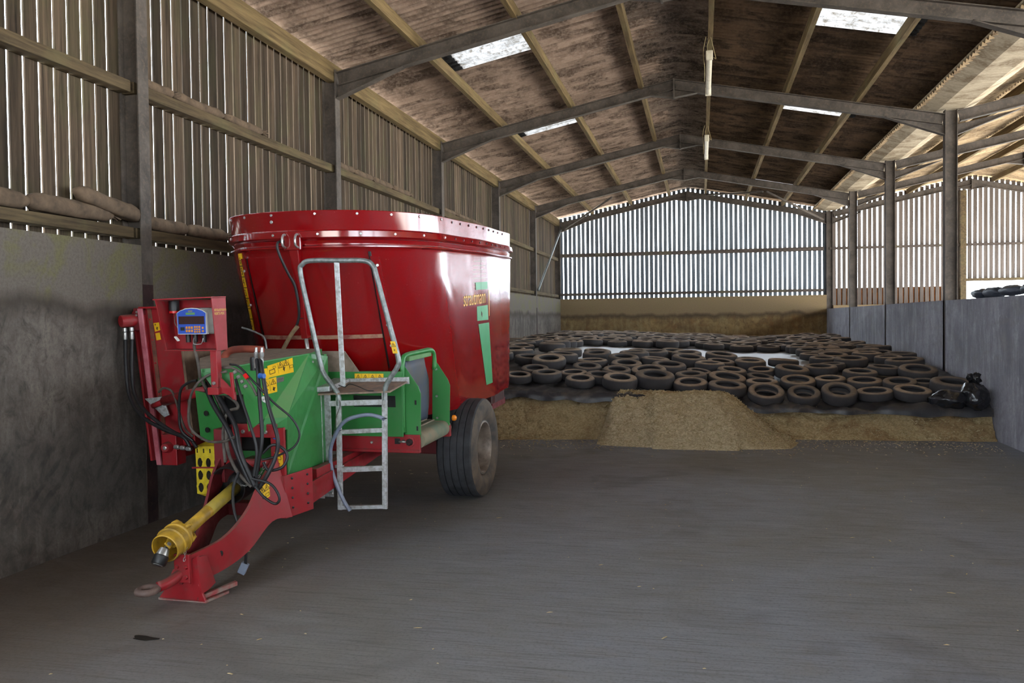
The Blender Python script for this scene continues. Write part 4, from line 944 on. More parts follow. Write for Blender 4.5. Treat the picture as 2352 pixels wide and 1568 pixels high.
for i in range(3):
    for j in range(3): MB().lathe([(0, .004), (.007, .004), (.008, 0)], (-0.128 + i * .019, -2.957, 1.880 + j * .018), (0, -1, 0), 10).build('key', M_ORANGEK, dp)
for j in range(2): MB().lathe([(0, .004), (.007, .004), (.008, 0)], (-0.062, -2.957, 1.885 + j * .024), (0, -1, 0), 10).build('key', M_ORANGEK, dp)
for x in (-0.235, -0.175, -0.10): MB().tube([(x, -2.89, 1.865), (x, -2.89, 1.80)], 0.018, 10).build('cable_gland', M_BLACKP, dp, smooth=True, angle=40)
bc = MB().lathe([(0.0, 0.075), (0.036, 0.075), (0.038, 0.07), (0.038, 0.0)], (-0.345, -2.89, 2.035), (0, 0, 1), 18).build('beacon', M_BLACKP, cbx, smooth=True, angle=40)
MB().lathe([(0.0, 0.0), (0.036, 0.0), (0.036, 0.022)], (-0.345, -2.89, 2.018), (0, 0, 1), 18).build('beacon_base', M_REDL, bc, smooth=True, angle=40)
MB().bar((-0.30, -2.955, 1.845), (-0.265, -2.965, 1.815), 0.02, 0.012).build('white_plug', M_WHITE, cbx, bevel=.003)
pipe('grey_cable', [(-0.345, -2.87, 2.02), (-0.36, -2.87, 1.95), (-0.33, -2.87, 1.9), (-0.29, -2.9, 1.86)], 0.004, M_LCDGREY, cbx, n=6)
pipe('wire_stay', [(-0.165, -2.92, 1.835), (-0.165, -2.93, 1.79), (-0.10, -2.93, 1.79), (-0.09, -2.92, 1.83)], 0.003, M_CHROME, cbx, n=5, res=2)
pipe('control_cable', [(-0.17, -2.90, 1.80), (-0.16, -2.93, 1.77), (-0.13, -2.95, 1.70), (-0.12, -2.94, 1.6), (-0.14, -2.9, 1.53), (-0.13, -2.85, 1.45)], 0.012, M_HOSED, cbx)
MB().box(-0.025, 0.03, -2.94, -2.88, 1.44, 1.742).build('post', M_REDF, cbx, bevel=0.004)
sk = MB().box(-0.045, 0.045, -2.96, -2.86, 1.415, 1.47).build('socket', M_REDF, cbx, bevel=0.004); bolt(sk, (0.002, -2.942, 1.50), (0, -1, 0), 0.014)
plate('lever_bracket', [(0.04, -2.92, 1.54), (0.16, -2.92, 1.43), (0.16, -2.92, 1.37), (0.10, -2.92, 1.41), (0.04, -2.92, 1.43)], (0, 0.015, 0), M_REDF, cbx)
bar('lever', (0.14, -2.93, 1.58), (0.155, -2.93, 1.38), 0.022, 0.02, M_REDF, cbx, (0, 1, 0))

# ---- folded conveyor extension on the left
fx = empty('conveyor_extension', parent=MX)
def seg(x0, x1, z0, z1): return x0, x1, z0, z1
tilt = (-0.125, 0, 1.37)      # from foot to head
def fxp(u, y, t): return (-1.19 + u + tilt[0] * t, y, 0.675 + tilt[2] * t)
def fx_plate(name, u0, u1, y0, y1, t0, t1, mat, par=fx):
    return MB().add([fxp(u0, y0, t0), fxp(u1, y0, t0), fxp(u1, y1, t0), fxp(u0, y1, t0), fxp(u0, y0, t1), fxp(u1, y0, t1), fxp(u1, y1, t1), fxp(u0, y1, t1)],
                    [(3, 2, 1, 0), (4, 5, 6, 7), (0, 1, 5, 4), (1, 2, 6, 5), (2, 3, 7, 6), (3, 0, 4, 7)]).build(name, mat, par, bevel=0.003)
fx_plate('trough_face', 0.02, 0.36, -1.985, -1.965, 0.12, 1.0, M_REDF)
fx_plate('trough_side', 0.0, 0.02, -2.06, -1.35, 0, 1.0, M_REDF)
e = fx_plate('edge_flange', 0.0, 0.045, -2.065, -2.045, 0, 1.0, plain('edge_pale_red', '#c0707a', 0.5, c2='#a04a54', scale=7))
fx_plate('rust_strip', 0.045, 0.085, -1.995, -1.985, 0.05, 1.0, plain('rusty_strip', '#7d4b3a', 0.85, c2='#5d3a30', scale=12))
fx_plate('trough_side', 0.36, 0.385, -2.03, -1.35, 0.2, 0.93, plain('dusty_edge', '#7c6450', 0.85, c2='#5d4a3c', scale=9))
fx_plate('outer_flange', -0.085, -0.065, -2.03, -1.40, 0.02, 0.86, M_REDF); fx_plate('outer_web', -0.075, 0.0, -1.99, -1.97, 0.02, 0.86, M_REDD)
fx_plate('top_fold', 0.0, 0.37, -2.05, -1.40, 1.0, 1.012, M_REDF); fx_plate('end_wall', 0.02, 0.36, -1.4, -1.38, 0.12, 1.0, M_REDD)
for t in (0.2, 0.45, 0.65, 0.8, 0.93): bolt(fx, fxp(0.065, -1.995, t), (0, -1, 0), 0.010, 0.008, M_REDF)
MB().prism([fxp(0.09, -1.99, .905), fxp(0.145, -1.99, .91), fxp(0.15, -1.99, .86), fxp(0.095, -1.99, .85)], (0, 0.003, 0)).build('warning_sticker', M_STICK, fx)
MB().prism([fxp(0.097, -1.99, .84), fxp(0.14, -1.99, .845), fxp(0.145, -1.99, .80), fxp(0.10, -1.99, .795)], (0, 0.003, 0)).build('warning_sticker', M_STICK, fx)
picto(fx, [Vector(fxp(0.09, -1.99, .905)), Vector(fxp(0.145, -1.99, .91)), Vector(fxp(0.15, -1.99, .86)), Vector(fxp(0.095, -1.99, .85))], [(.5, .65, .03, 'fig'), (.3, .2, .02, 'fig')], Vector((0, -1, 0)), th=.001)
mt = MB().lathe([(0.0, 0.13), (0.05, 0.13), (0.055, 0.12), (0.055, 0.02), (0.06, 0.0), (0.085, 0.0), (0.085, -0.03), (0.0, -0.03)], (-1.37, -2.02, 1.945), (-0.45, -0.85, -0.05), 22).build('hydraulic_motor', M_REDF, fx, smooth=True, angle=35)
MB().box(-1.37, -1.29, -2.05, -1.95, 1.85, 2.05).build('motor_mount', M_REDD, fx, bevel=0.01)
for dx in (0.03, -0.02, 0.05):
    bolt(mt, (-1.345 + dx * .3, -2.045, 1.945 + dx * 1.4), (-.3, -1, 0), 0.012)
for x, zz in ((-1.418, 1.83), (-1.351, 1.835)):
    MB().lathe([(0.012, 0.05), (0.02, 0.05), (0.02, 0.02), (0.012, 0.015), (0.016, 0.01), (0.018, -0.04), (0.013, -0.07)], (x, -2.10, zz), (0, 0, 1), 12).build('hose_fitting', M_CHROME, mt, smooth=True, angle=35)
mt2 = MB().lathe([(0.0, 0.06), (0.035, 0.06), (0.042, 0.05), (0.05, 0.0), (0.05, -0.08)], (-1.05, -2.08, 0.84), (0.1, -1, 0.05), 18).build('hydraulic_motor', M_REDF, fx, smooth=True, angle=35)
bolt(mt2, (-1.043, -2.14, 0.843), (0.1, -1, .05), 0.018, 0.006)
MB().box(-1.12, -0.97, -2.08, -1.95, 0.68, 0.95).build('foot_bracket', M_REDF, fx, bevel=0.006)
MB().prism([(-0.86, -1.9, 0.90), (-0.4, -2.3, 0.93), (-0.4, -2.3, 0.99), (-0.86, -1.9, 0.97)], (0, 0.03, 0)).build('foot_rail', M_REDF, fx, bevel=0.004)
for k, (xa, xb) in enumerate(((-0.93, -0.86), (-0.85, -0.78), (-0.77, -0.70))): MB().lathe([(0.012, 0), (0.019, 0.005), (0.019, 0.045), (0.012, 0.055)], (xa, -2.16 - k * .03, 0.86), (1, -.2, 0), 10).build('hose_fitting', M_CHROME, mt2, smooth=True, angle=35)
ram = MB().tube([(-1.03, -2.13, 1.25), (-0.70, -2.30, 1.325), (-0.36, -2.50, 1.39)], 0.042, 14).build('lift_ram', M_REDF, fx, smooth=True)
MB().tube([(-1.17, -2.10, 1.20), (-1.03, -2.13, 1.25)], 0.025, 10).build('ram_rod', M_REDF, ram, smooth=True)
MB().prism([(-1.27, -2.08, 1.26), (-1.09, -2.08, 1.28), (-1.03, -2.08, 1.12), (-1.08, -2.08, 1.10)], (0, 0.015, 0)).build('ram_plate', M_GALV, fx, bevel=0.003)
pipe('fold_arm', [(-0.42, -2.1, 1.50), (-0.40, -2.2, 1.60), (-0.34, -2.2, 1.68), (-0.22, -2.2, 1.70), (-0.05, -2.15, 1.69)], 0.03, plain('arm_rusty_red', '#9a4a35', 0.7, c2='#7d3a30', scale=9), fx, n=10)

# ---- yellow wheel-chock rack
yr_ = empty('perforated_bracket', parent=MX)
mb = MB(); N = 16
def holed(mb, x0, x1, z0, z1, y, rx, rz):
    """panel cell with an oval hole"""
    cx_, cz_ = (x0 + x1) / 2, (z0 + z1) / 2; o = []; h = []
    for i in range(N):
        a = 2 * PI * i / N; c, s = math.cos(a), math.sin(a); m = max(abs(c), abs(s)); o.append((cx_ + c / m * (x1 - x0) / 2, y, cz_ + s / m * (z1 - z0) / 2)); h.append((cx_ + rx * c, y, cz_ + rz * s))
    for i in range(N): j = (i + 1) % N; mb.add([o[i], o[j], h[j], h[i]], [(0, 1, 2, 3)])
for r in range(3):
    for c in range(3): holed(mb, -0.63 + c * 0.078, -0.552 + c * 0.078, 0.50 + r * 0.105, 0.605 + r * 0.105, -2.3, 0.024, 0.04)
mb.add([(-0.63, -2.3, 0.815), (-0.396, -2.3, 0.815), (-0.396, -2.3, 0.90), (-0.63, -2.3, 0.89)], [(0, 1, 2, 3)])
o = mb.build('rack_plate', M_YELB, yr_); so = o.modifiers.new('s', 'SOLIDIFY'); so.thickness = 0.004
for c in range(4): MB().box(-0.615 + c * .06, -0.607 + c * .06, -2.306, -2.3, 0.845, 0.88).build('slot', M_BLACKP, o)
MB().prism([(-0.63, -2.3, 0.89), (-0.40, -2.3, 0.90), (-0.36, -2.15, 0.93), (-0.60, -2.15, 0.92)], (0, 0, 0.006)).build('rack_top', M_YELB, yr_)
MB().prism([(-0.63, -2.3, 0.50), (-0.39, -2.3, 0.50), (-0.33, -2.2, 0.40), (-0.52, -2.2, 0.43)], (0, 0.004, 0)).build('rack_foot', M_YELB, yr_)
MB().bar((-0.66, -2.31, 0.72), (-0.36, -2.31, 0.73), 0.012, 0.012).build('retaining_pin', M_REDF, yr_)

# ---- hydraulic hoses, cables, couplings
def hose(name, pts, r, mat=M_HOSE, par=None): return pipe(name, pts, r, mat, par or MX, n=8, res=6)
hA = hose('hydraulic_hose', [(0.243, -2.75, 1.66), (0.279, -2.8, 1.583), (0.328, -2.87, 1.362), (0.372, -2.93, 1.113), (0.345, -2.95, 0.918), (0.327, -2.97, 0.783), (0.354, -2.97, 0.736)], 0.015)
hB = hose('hydraulic_hose', [(0.275, -2.75, 1.66), (0.315, -2.8, 1.583), (0.398, -2.87, 1.331), (0.489, -2.92, 1.115), (0.484, -2.93, 0.987), (0.436, -2.97, 0.851), (0.353, -2.98, 0.73)], 0.016)
for h_, x in ((hA, 0.238), (hB, 0.285)):
    MB().lathe([(0.0, 0.095), (0.010, 0.095), (0.012, 0.06), (0.017, 0.055), (0.017, 0.03), (0.012, 0.02), (0.015, 0.0), (0.015, -0.06)], (x, -2.75, 1.655), (0.05, 0.0, 1), 12).build('quick_coupler', M_CHROME, h_, smooth=True, angle=35)
MB().lathe([(0.0, .05), (0.03, .05), (0.034, .03), (0.032, -.05), (0.0, -.05)], (0.205, -2.72, 1.625), (0, 0, 1), 14).build('dust_cap', M_BLACKP, hA, smooth=True, angle=40)
MB().lathe([(0.0, .025), (0.018, .025), (0.022, -.02), (0.0, -.02)], (0.335, -2.84, 1.545), (1, -.3, 0), 12).build('dust_cap', M_BLUECAP, hB, smooth=True, angle=40)
hose('hydraulic_hose', [(-0.243, -2.7, 1.471), (-0.089, -2.82, 1.318), (0.097, -2.93, 1.155), (0.21, -2.98, 0.957), (0.292, -2.98, 0.782), (0.343, -2.95, 0.745)], 0.020)
hose('hydraulic_hose', [(-0.203, -2.7, 1.505), (-0.014, -2.82, 1.335), (0.166, -2.95, 1.192), (0.248, -3.02, 0.996), (0.339, -3.01, 0.772)], 0.018)
hose('hydraulic_hose', [(-0.17, -2.7, 1.404), (0.013, -2.84, 1.223), (0.091, -2.94, 1.009), (0.188, -2.98, 0.859), (0.308, -2.99, 0.751)], 0.013, M_HOSED)
hose('electric_cable', [(0.06, -2.82, 1.63), (0.146, -2.83, 1.609), (0.298, -2.87, 1.491), (0.42, -2.82, 1.34), (0.53, -2.77, 1.221), (0.575, -2.75, 1.103), (0.536, -2.77, 1.008), (0.454, -2.87, 0.96), (0.357, -2.92, 0.935)], 0.008)
hose('electric_cable', [(0.36, -2.92, 0.983), (0.439, -2.9, 1.046), (0.51, -2.87, 1.01), (0.535, -2.87, 0.946), (0.503, -2.9, 0.88), (0.42, -2.94, 0.867), (0.379, -2.94, 0.924)], 0.011)
hose('hydraulic_hose', [(-1.418, -2.1, 1.78), (-1.385, -2.15, 1.554), (-1.322, -2.2, 1.295), (-1.153, -2.27, 1.136), (-0.908, -2.32, 1.037), (-0.70, -2.36, 0.985), (-0.64, -2.36, 0.91)], 0.016)
hose('hydraulic_hose', [(-1.351, -2.1, 1.78), (-1.326, -2.15, 1.554), (-1.269, -2.2, 1.315), (-1.088, -2.27, 1.155), (-0.825, -2.32, 1.02), (-0.64, -2.36, 0.974), (-0.56, -2.38, 0.905)], 0.016)
hose('air_hose', [(0.066, -2.87, 1.581), (-0.067, -2.92, 1.553), (-0.182, -2.92, 1.461), (-0.268, -2.87, 1.322), (-0.285, -2.84, 1.148), (-0.124, -2.88, 1.06), (0.057, -2.93, 1.067), (0.192, -2.98, 1.117)], 0.010, M_HOSED)
hose('air_hose', [(-0.45, -2.5, 1.47), (-0.52, -2.5, 1.454), (-0.60, -2.5, 1.394), (-0.645, -2.47, 1.227), (-0.648, -2.45, 1.058), (-0.565, -2.42, 0.967)], 0.011)
hose('air_hose', [(-1.06, -2.16, 1.33), (-0.98, -2.2, 1.37), (-0.86, -2.25, 1.34), (-0.75, -2.33, 1.2), (-0.68, -2.36, 1.06), (-0.60, -2.37, 0.99)], 0.010, M_HOSED)
pl_ = hose('electric_cable', [(0.212, -3.0, 0.855), (0.208, -3.07, 0.754), (0.253, -3.14, 0.609), (0.318, -3.16, 0.459), (0.345, -3.16, 0.334), (0.335, -3.15, 0.235)], 0.011)
MB().bar((0.335, -3.15, 0.24), (0.295, -3.15, 0.165), 0.032, 0.055, (1, 0.2, 0)).build('trailer_plug', plain('plug_grey_blue', '#8d97a8', 0.5, scale=9), pl_, bevel=0.004)
hose('electric_cable', [(0.137, -2.87, 1.522), (0.216, -2.93, 1.384), (0.311, -2.99, 1.216), (0.365, -3.0, 1.025), (0.342, -3.01, 0.836)], 0.011)
hose('air_hose', [(-0.025, -2.77, 1.395), (0.098, -2.83, 1.353), (0.124, -2.84, 1.304), (0.039, -2.84, 1.27), (0.018, -2.88, 1.129), (0.06, -2.93, 0.91)], 0.012, M_HOSED)
hose('electric_cable', [(0.33, -3.02, 0.82), (0.468, -3.0, 0.779), (0.534, -3.0, 0.686), (0.50, -3.0, 0.637), (0.424, -3.02, 0.687), (0.36, -3.03, 0.764)], 0.010)
q_ = hose('air_hose', [(-0.05, -2.84, 1.60), (0.10, -2.86, 1.605), (0.19, -2.86, 1.56), (0.25, -2.85, 1.48), (0.30, -2.86, 1.40)], 0.010, M_HOSED)
for i in range(4): MB().lathe([(0.008, -.012), (0.015, -.01), (0.015, .01), (0.008, .012)], (0.135 + i * .028, -2.875, 1.575 - i * .035), (0.6, 0, -.75), 10).build('hose_fitting', M_CHROME, q_, smooth=True, angle=35)
MB().lathe([(0.010, -.02), (0.016, -.018), (0.016, .018), (0.010, .02)], (0.225, -2.875, 1.545), (0.6, 0, -.75), 10).build('hose_fitting', M_REDL, q_, smooth=True, angle=35)

# ================================================================== silage clamp, sheet and tyres
def I(x, xs, ys): return float(np.interp(x, xs, ys))
def h_lip(x): return I(x, [0, 2, 3.5, 5, 5.9, 6.8, 8, 9.2], [.72, .70, .64, .56, .47, .44, .45, .45])
def y_lip(x): return I(x, [0, 3.5, 6.5, 9.2], [12.95, 13.0, 13.45, 13.6])
def h_sheet(x, y):
    d = y - y_lip(x)
    return h_lip(x) + I(d, [0, .8, 1.8, 2.8, 5, 9, 11, 18], [.02, .13, .29, .37, .43, .43, .5, .5]) + I(x, [4, 9], [0, .12]) * min(1, max(0, d / 6))
def nz(x, y, s, seed=0.0): return mnoise.noise(Vector((x * s, y * s, seed)))
def smooth01(t): t = min(1, max(0, t)); return t * t * (3 - 2 * t)

def mat_silage():
    n = NT('silage_chopped')
    v = n.noise(n.pos(), 3.0, 5, 0.6); f = n.noise(n.pos((1, 1, 1.5)), 30, 6, 0.8); r = n.noise(n.pos(), 1.3, 3, 0.5, 0.8)
    c = n.mix(n.ramp(f, [(0.34, (0, 0, 0)), (0.66, (1, 1, 1))]), srgb('#8f7750'), srgb('#cdb78c'))
    c = n.mix(n.ramp(r, [(0.50, (0, 0, 0)), (0.62, (0.45,) * 3)]), c, srgb('#7a5230'))
    # freshly loosened heap is paler than the cut face
    g = n.new('ShaderNodeNewGeometry'); sx = n.new('ShaderNodeSeparateXYZ'); n.link(g.outputs['Position'], sx.inputs[0])
    def rng(src, lo, hi, a, b):
        m = n.new('ShaderNodeMapRange'); m.inputs[1].default_value = lo; m.inputs[2].default_value = hi; m.inputs[3].default_value = a; m.inputs[4].default_value = b; n.link(src, m.inputs[0]); return m.outputs[0]
    k = rng(sx.outputs[0], 3.4, 3.7, 0, 1)
    for q in (rng(sx.outputs[0], 5.9, 6.4, 1, 0), rng(sx.outputs[1], 12.85, 13.1, 1, 0)):
        mu = n.new('ShaderNodeMath', operation='MULTIPLY'); n.link(k, mu.inputs[0]); n.link(q, mu.inputs[1]); k = mu.outputs[0]
    c = n.mix(k, c, n.mix(n.ramp(f, [(0.34, (0, 0, 0)), (0.62, (1, 1, 1))]), srgb('#a08a66'), srgb('#dfcfab')))
    n.fin(c, 0.95, 0, 0.15); n.bump(f, 0.8, 0.03); return n.m
M_SIL = mat_silage()
M_SHRED = mat_wood('silage_shreds', '#d9c8a0', '#a58c5f', None, 0.8, 1.2)
def z_silage(x, y):
    yb = I(x, [0, 2, 3.5, 6.4, 9.2], [12.55, 12.6, 12.80, 13.2, 13.35]); top = h_lip(x) + 0.0
    z = top * smooth01((y - yb + 0.06 * nz(x, y, 2.0)) / 0.42) * (1.0 - 0.10 * abs(nz(x * 1.0, y, 3.5, 3)))
    # loose heap that has slid to the foot of the face
    edge = smooth01((x - 3.45 + .1 * nz(0, y, 3, 2)) / 0.28) * smooth01((6.4 - x + .12 * nz(1, y, 3, 5)) / 1.25); yf = 12.0 + 0.25 * abs(x - 4.9) / 1.3 * (abs(x - 4.9) > .6)
    z2 = 0.70 * (1 - (1 - min(1, max(0, (y - yf) / 0.95))) ** 1.7) * edge * (1.0 + 0.07 * nz(x, y, 2.5, 8))
    z2 = z2 * (1 - smooth01((y - 13.3) / .4))
    z = max(z, z2); return z if z > 0.006 else -0.06
def build_silage():
    xs = np.linspace(0.02, 9.13, 330); ys = np.linspace(11.85, 14.3, 170); vs = []; f = []
    for y in ys:
        for x in xs:
            z = z_silage(x, y); j = 0.022 * nz(x, y, 14, 1) + 0.016 * nz(x, y, 30, 2)
            vs.append((x, y + ((0.05 * nz(x, z * 3, 5, 4) + 0.035 * nz(x, z * 2, 13, 5) + .02 * nz(x, z * 2, 27, 6)) if 0.02 < z else 0), z + (j * 1.6 if z > 0.01 else 0)))
    nx = len(xs)
    for j in range(len(ys) - 1):
        for i in range(nx - 1): a = j * nx + i; f.append((a, a + 1, a + nx + 1, a + nx))
    return MB().add(vs, f).build('silage_heap', M_SIL, smooth=True)
sil = build_silage(); tag(sil, 'heap of tan chopped silage spilling in front of the black sheet', 'silage', kind='stuff')
# chopped shreds lying on the face and strewn on the floor
mb = MB()
def shred(p, L, w, mb):
    a = random.uniform(0, 2 * PI); b = random.uniform(-0.7, 0.7)
    d = Vector((math.cos(a) * math.cos(b), math.sin(a) * math.cos(b), math.sin(b))); s = d.orthogonal().normalized()
    q = Quaternion(d, random.uniform(0, 6.28)); s = q @ s; P = Vector(p)
    mb.add([P - d * L / 2 - s * w / 2, P + d * L / 2 - s * w / 2, P + d * L / 2 + s * w / 2, P - d * L / 2 + s * w / 2], [(0, 1, 2, 3)])
for i in range(20000):
    x = random.uniform(1.2, 9.0); y = random.uniform(11.95, 13.7); z = z_silage(x, y)
    if z < 0.015: continue
    shred((x, y, z + 0.012), random.uniform(0.02, 0.06), random.uniform(0.006, 0.013), mb)
for i in range(1500):
    x = random.uniform(1.5, 9.0); y = 12.7 - abs(random.gauss(0, 0.45)) + (0.5 if x > 6.3 else 0)
    shred((x, y, max(0, z_silage(x, y)) + 0.006), random.uniform(0.012, 0.04), random.uniform(0.003, 0.008), mb)
shr = mb.build('silage_shreds', M_SHRED, sil); shr['kind'] = 'stuff'
mb = MB()
for i in range(190):
    x = random.uniform(1.0, 9.0); y = random.uniform(3.6, 12.5)
    L = random.choice((0.006, 0.008, 0.012, 0.02)) * random.uniform(.6, 1.3)
    a = random.uniform(0, PI); d = Vector((math.cos(a), math.sin(a), 0)); s = Vector((-d.y, d.x, 0)); P = Vector((x, y, 0.004)); w = random.uniform(.002, .005)
    mb.add([P - d * L - s * w, P + d * L - s * w, P + d * L + s * w, P - d * L + s * w, P + Vector((0, 0, .004))], [(0, 1, 4), (1, 2, 4), (2, 3, 4), (3, 0, 4)])
tag(mb.build('straw_litter', M_SHRED), 'scattered straw bits littering the grey concrete floor', 'straw', kind='stuff')

def mat_film():
    n = NT('silage_film_black')
    v = n.noise(n.pos(), 4.0, 6, 0.65, 0.6); big = n.noise(n.pos((.5, .5, .5)), 1.6, 4, 0.5)
    c = n.mix(n.ramp(v, [(0.48, (0, 0, 0)), (0.72, (0.7,) * 3)]), srgb('#2c2b2e'), srgb('#5f554a'))
    # the pale side of the sheet lies bare in the middle of the clamp
    g = n.new('ShaderNodeNewGeometry'); sx = n.new('ShaderNodeSeparateXYZ'); n.link(g.outputs['Position'], sx.inputs[0])
    r = n.ramp(n.new('ShaderNodeMapRange').outputs[0], [(0, (0, 0, 0)), (1, (1, 1, 1))])
    mr = [x for x in n.n if x.type == 'MAP_RANGE'][0]; n.link(sx.outputs[1], mr.inputs[0]); mr.inputs[1].default_value = 16.2; mr.inputs[2].default_value = 17.2
    c = n.mix(r, c, n.mix(v, srgb('#77716d'), srgb('#9a9591')))
    n.fin(c, 0.42, 0, 0.5); n.bump(v, 0.3, 0.02); return n.m
M_FILM = mat_film()
xs = np.linspace(0.03, 9.11, 170); vs = []; f = []
rows = [('e', 0.10), ('e', 0.05)] + [('s', d) for d in np.concatenate([np.linspace(0, 2.5, 46), np.linspace(2.7, 17.2, 60)])]
for kind, d in rows:
    for x in xs:
        yl = y_lip(x) - 0.10 + 0.08 * nz(x, 0, 1.3, 5) + 0.04 * nz(x, 0, 4, 6)
        if kind == 'e': y = yl - 0.015; z = h_sheet(x, y_lip(x)) - d + 0.05 * nz(x, 1, 2.5, 7)
        else:
            y = min(yl + d, 30.45); z = h_sheet(x, y) + 0.012
            amp = 0.06 * math.exp(-d * 1.0) + 0.014
            z += amp * nz(x + 0.6 * y, y * 0.8, 3.2, 2) + amp * 0.6 * nz(x * 2 - y, y, 5, 9) + (0.03 * abs(nz(x, y * .3, 2.4, 4)) if d < .5 else 0)
        vs.append((x, y, z))
nx = len(xs)
for j in range(len(rows) - 1):
    for i in range(nx - 1): a = j * nx + i; f.append((a, a + 1, a + nx + 1, a + nx))
sheet = MB().add(vs, f).build('silage_sheet', M_FILM, smooth=True)
tag(sheet, 'wrinkled black plastic sheet covering the silage under the tyres', 'plastic sheet')
# silage body under the sheet
MB().prism([(0.04, 13.9, 0), (0.04, 30.4, 0), (9.1, 30.4, 0), (9.1, 14.1, 0)], (0, 0, 0.35)).build('silage_body', M_SIL, sil)

def mat_old_tyre():
    n = NT('old_tyre_rubber')
    v = n.noise(n.pos(jitter=7), 6, 5, 0.65); f = n.noise(n.pos(), 30, 4, .6)
    oi = n.new('ShaderNodeObjectInfo')
    g = n.new('ShaderNodeNewGeometry'); sx = n.new('ShaderNodeSeparateXYZ'); n.link(g.outputs['Normal'], sx.inputs[0])
    up = n.ramp(sx.outputs[2], [(0.45, (0, 0, 0)), (0.85, (1, 1, 1))])                      # silt dried on the upper face
    amt = n.mix(oi.outputs['Random'], (0.4, 0.4, 0.4), (1, 1, 1))
    k = n.mix(1.0, up, amt, 'MULTIPLY'); k = n.mix(1.0, k, n.ramp(v, [(0.3, (0.45,) * 3), (0.6, (1, 1, 1))]), 'MULTIPLY')
    c = n.mix(k, n.mix(v, srgb('#2b2a2b'), srgb('#454243')), n.mix(f, srgb('#8b7660'), srgb('#b39d86')))
    n.fin(c, 0.8, 0, 0.3); n.bump(f, 0.3, 0.006); return n.m
M_OT = mat_old_tyre()
def tyre_mesh(name, wf, hole):
    prof = [(hole, -wf * .55), (hole + .05, -wf * .9), (0.78, -wf), (0.93, -wf * .85), (0.985, -wf * .6), (1.0, 0), (0.985, wf * .6), (0.93, wf * .85), (0.78, wf), (hole + .06, wf * .92), (hole, wf * .7), (hole + .05, wf * .45), (hole + .22, 0.05), (hole + .25, -wf * .3), (hole + .05, -wf * .5)]
    b = MB().lathe(prof, (0, 0, 0), (0, 0, 1), 28, close=True); me = bpy.data.meshes.new(name); me.from_pydata([tuple(v) for v in b.v], [], b.f)
    bm = bmesh.new(); bm.from_mesh(me); bmesh.ops.recalc_face_normals(bm, faces=bm.faces); bm.to_mesh(me); bm.free()
    me.polygons.foreach_set('use_smooth', [True] * len(me.polygons)); me.materials.append(M_OT); return me
TM = [tyre_mesh('tyre', 0.30, 0.58), tyre_mesh('tyre', 0.34, 0.55), tyre_mesh('tyre', 0.27, 0.60)]
FRONT = [(2.06, 13.54, 0.23), (2.51, 13.66, 0.25), (2.91, 13.93, 0.24), (3.09, 13.45, 0.24), (3.72, 13.46, 0.28), (3.37, 13.83, 0.25), (3.6, 14.25, 0.24), (4.25, 13.77, 0.32), (4.12, 14.35, 0.3), (3.08, 14.37, 0.25), (2.38, 14.62, 0.3), (3.11, 14.88, 0.27), (3.72, 14.72, 0.27), (3.62, 15.24, 0.28), (1.96, 14.99, 0.28), (2.49, 15.41, 0.29), (3.08, 15.72, 0.26), (2.98, 16.72, 0.27), (2.45, 16.3, 0.28), (4.18, 15.31, 0.26), (4.43, 14.84, 0.3), (4.81, 13.65, 0.27), (4.81, 14.17, 0.26), (5.39, 14.3, 0.31), (5.37, 13.66, 0.3), (5.93, 14.21, 0.26), (5.95, 13.58, 0.28), (4.94, 14.61, 0.22), (5.48, 14.83, 0.25), (5.94, 14.77, 0.23), (5.99, 15.25, 0.23), (6.49, 15.19, 0.29), (6.52, 14.56, 0.28), (6.51, 13.64, 0.25), (5.12, 15.17, 0.26), (5.32, 15.83, 0.26), (4.76, 15.72, 0.31), (5.84, 15.91, 0.28), (5.36, 17.06, 0.31), (7.0, 15.57, 0.29), (7.03, 13.71, 0.27), (7.57, 13.89, 0.27), (8.11, 13.9, 0.28), (7.03, 14.62, 0.25), (7.54, 14.57, 0.28), (7.57, 15.11, 0.28), (8.04, 14.41, 0.26), (8.51, 15.3, 0.31), (8.45, 14.61, 0.21), (8.76, 14.19, 0.34), (8.51, 16.25, 0.33), (7.66, 16.55, 0.3), (8.1, 17.47, 0.28), (8.04, 15.6, 0.27), (2.24, 14.05, 0.24)]
WIDTHF = [0.30, 0.34, 0.27]
LAB = {0: 'dark car tyre at the clamp front edge, half hidden by the red tub', 1: 'front-edge tyre with thick tread just right of the red tub', 3: 'silt-covered front-edge tyre, second right of the red tub', 4: 'front-edge tyre, third right of the red tub', 7: 'large deep-treaded tyre in the front row left of the spilled heap centre',
       21: 'thin pale tyre at the sheet edge above the middle of the spilled heap', 24: 'black tyre at the sheet edge above the right half of the spilled heap', 26: 'pale tyre tipped forward above the right shoulder of the spilled heap', 33: 'dark tyre lying low beside the pale tipped tyre',
       40: 'round front-row tyre, fourth from the right wall', 41: 'black front-row tyre, third from the right wall', 42: 'black deep front-row tyre beside the large corner tyre', 49: 'largest tyre, in the front right corner beside the black bag'}
tyres = []
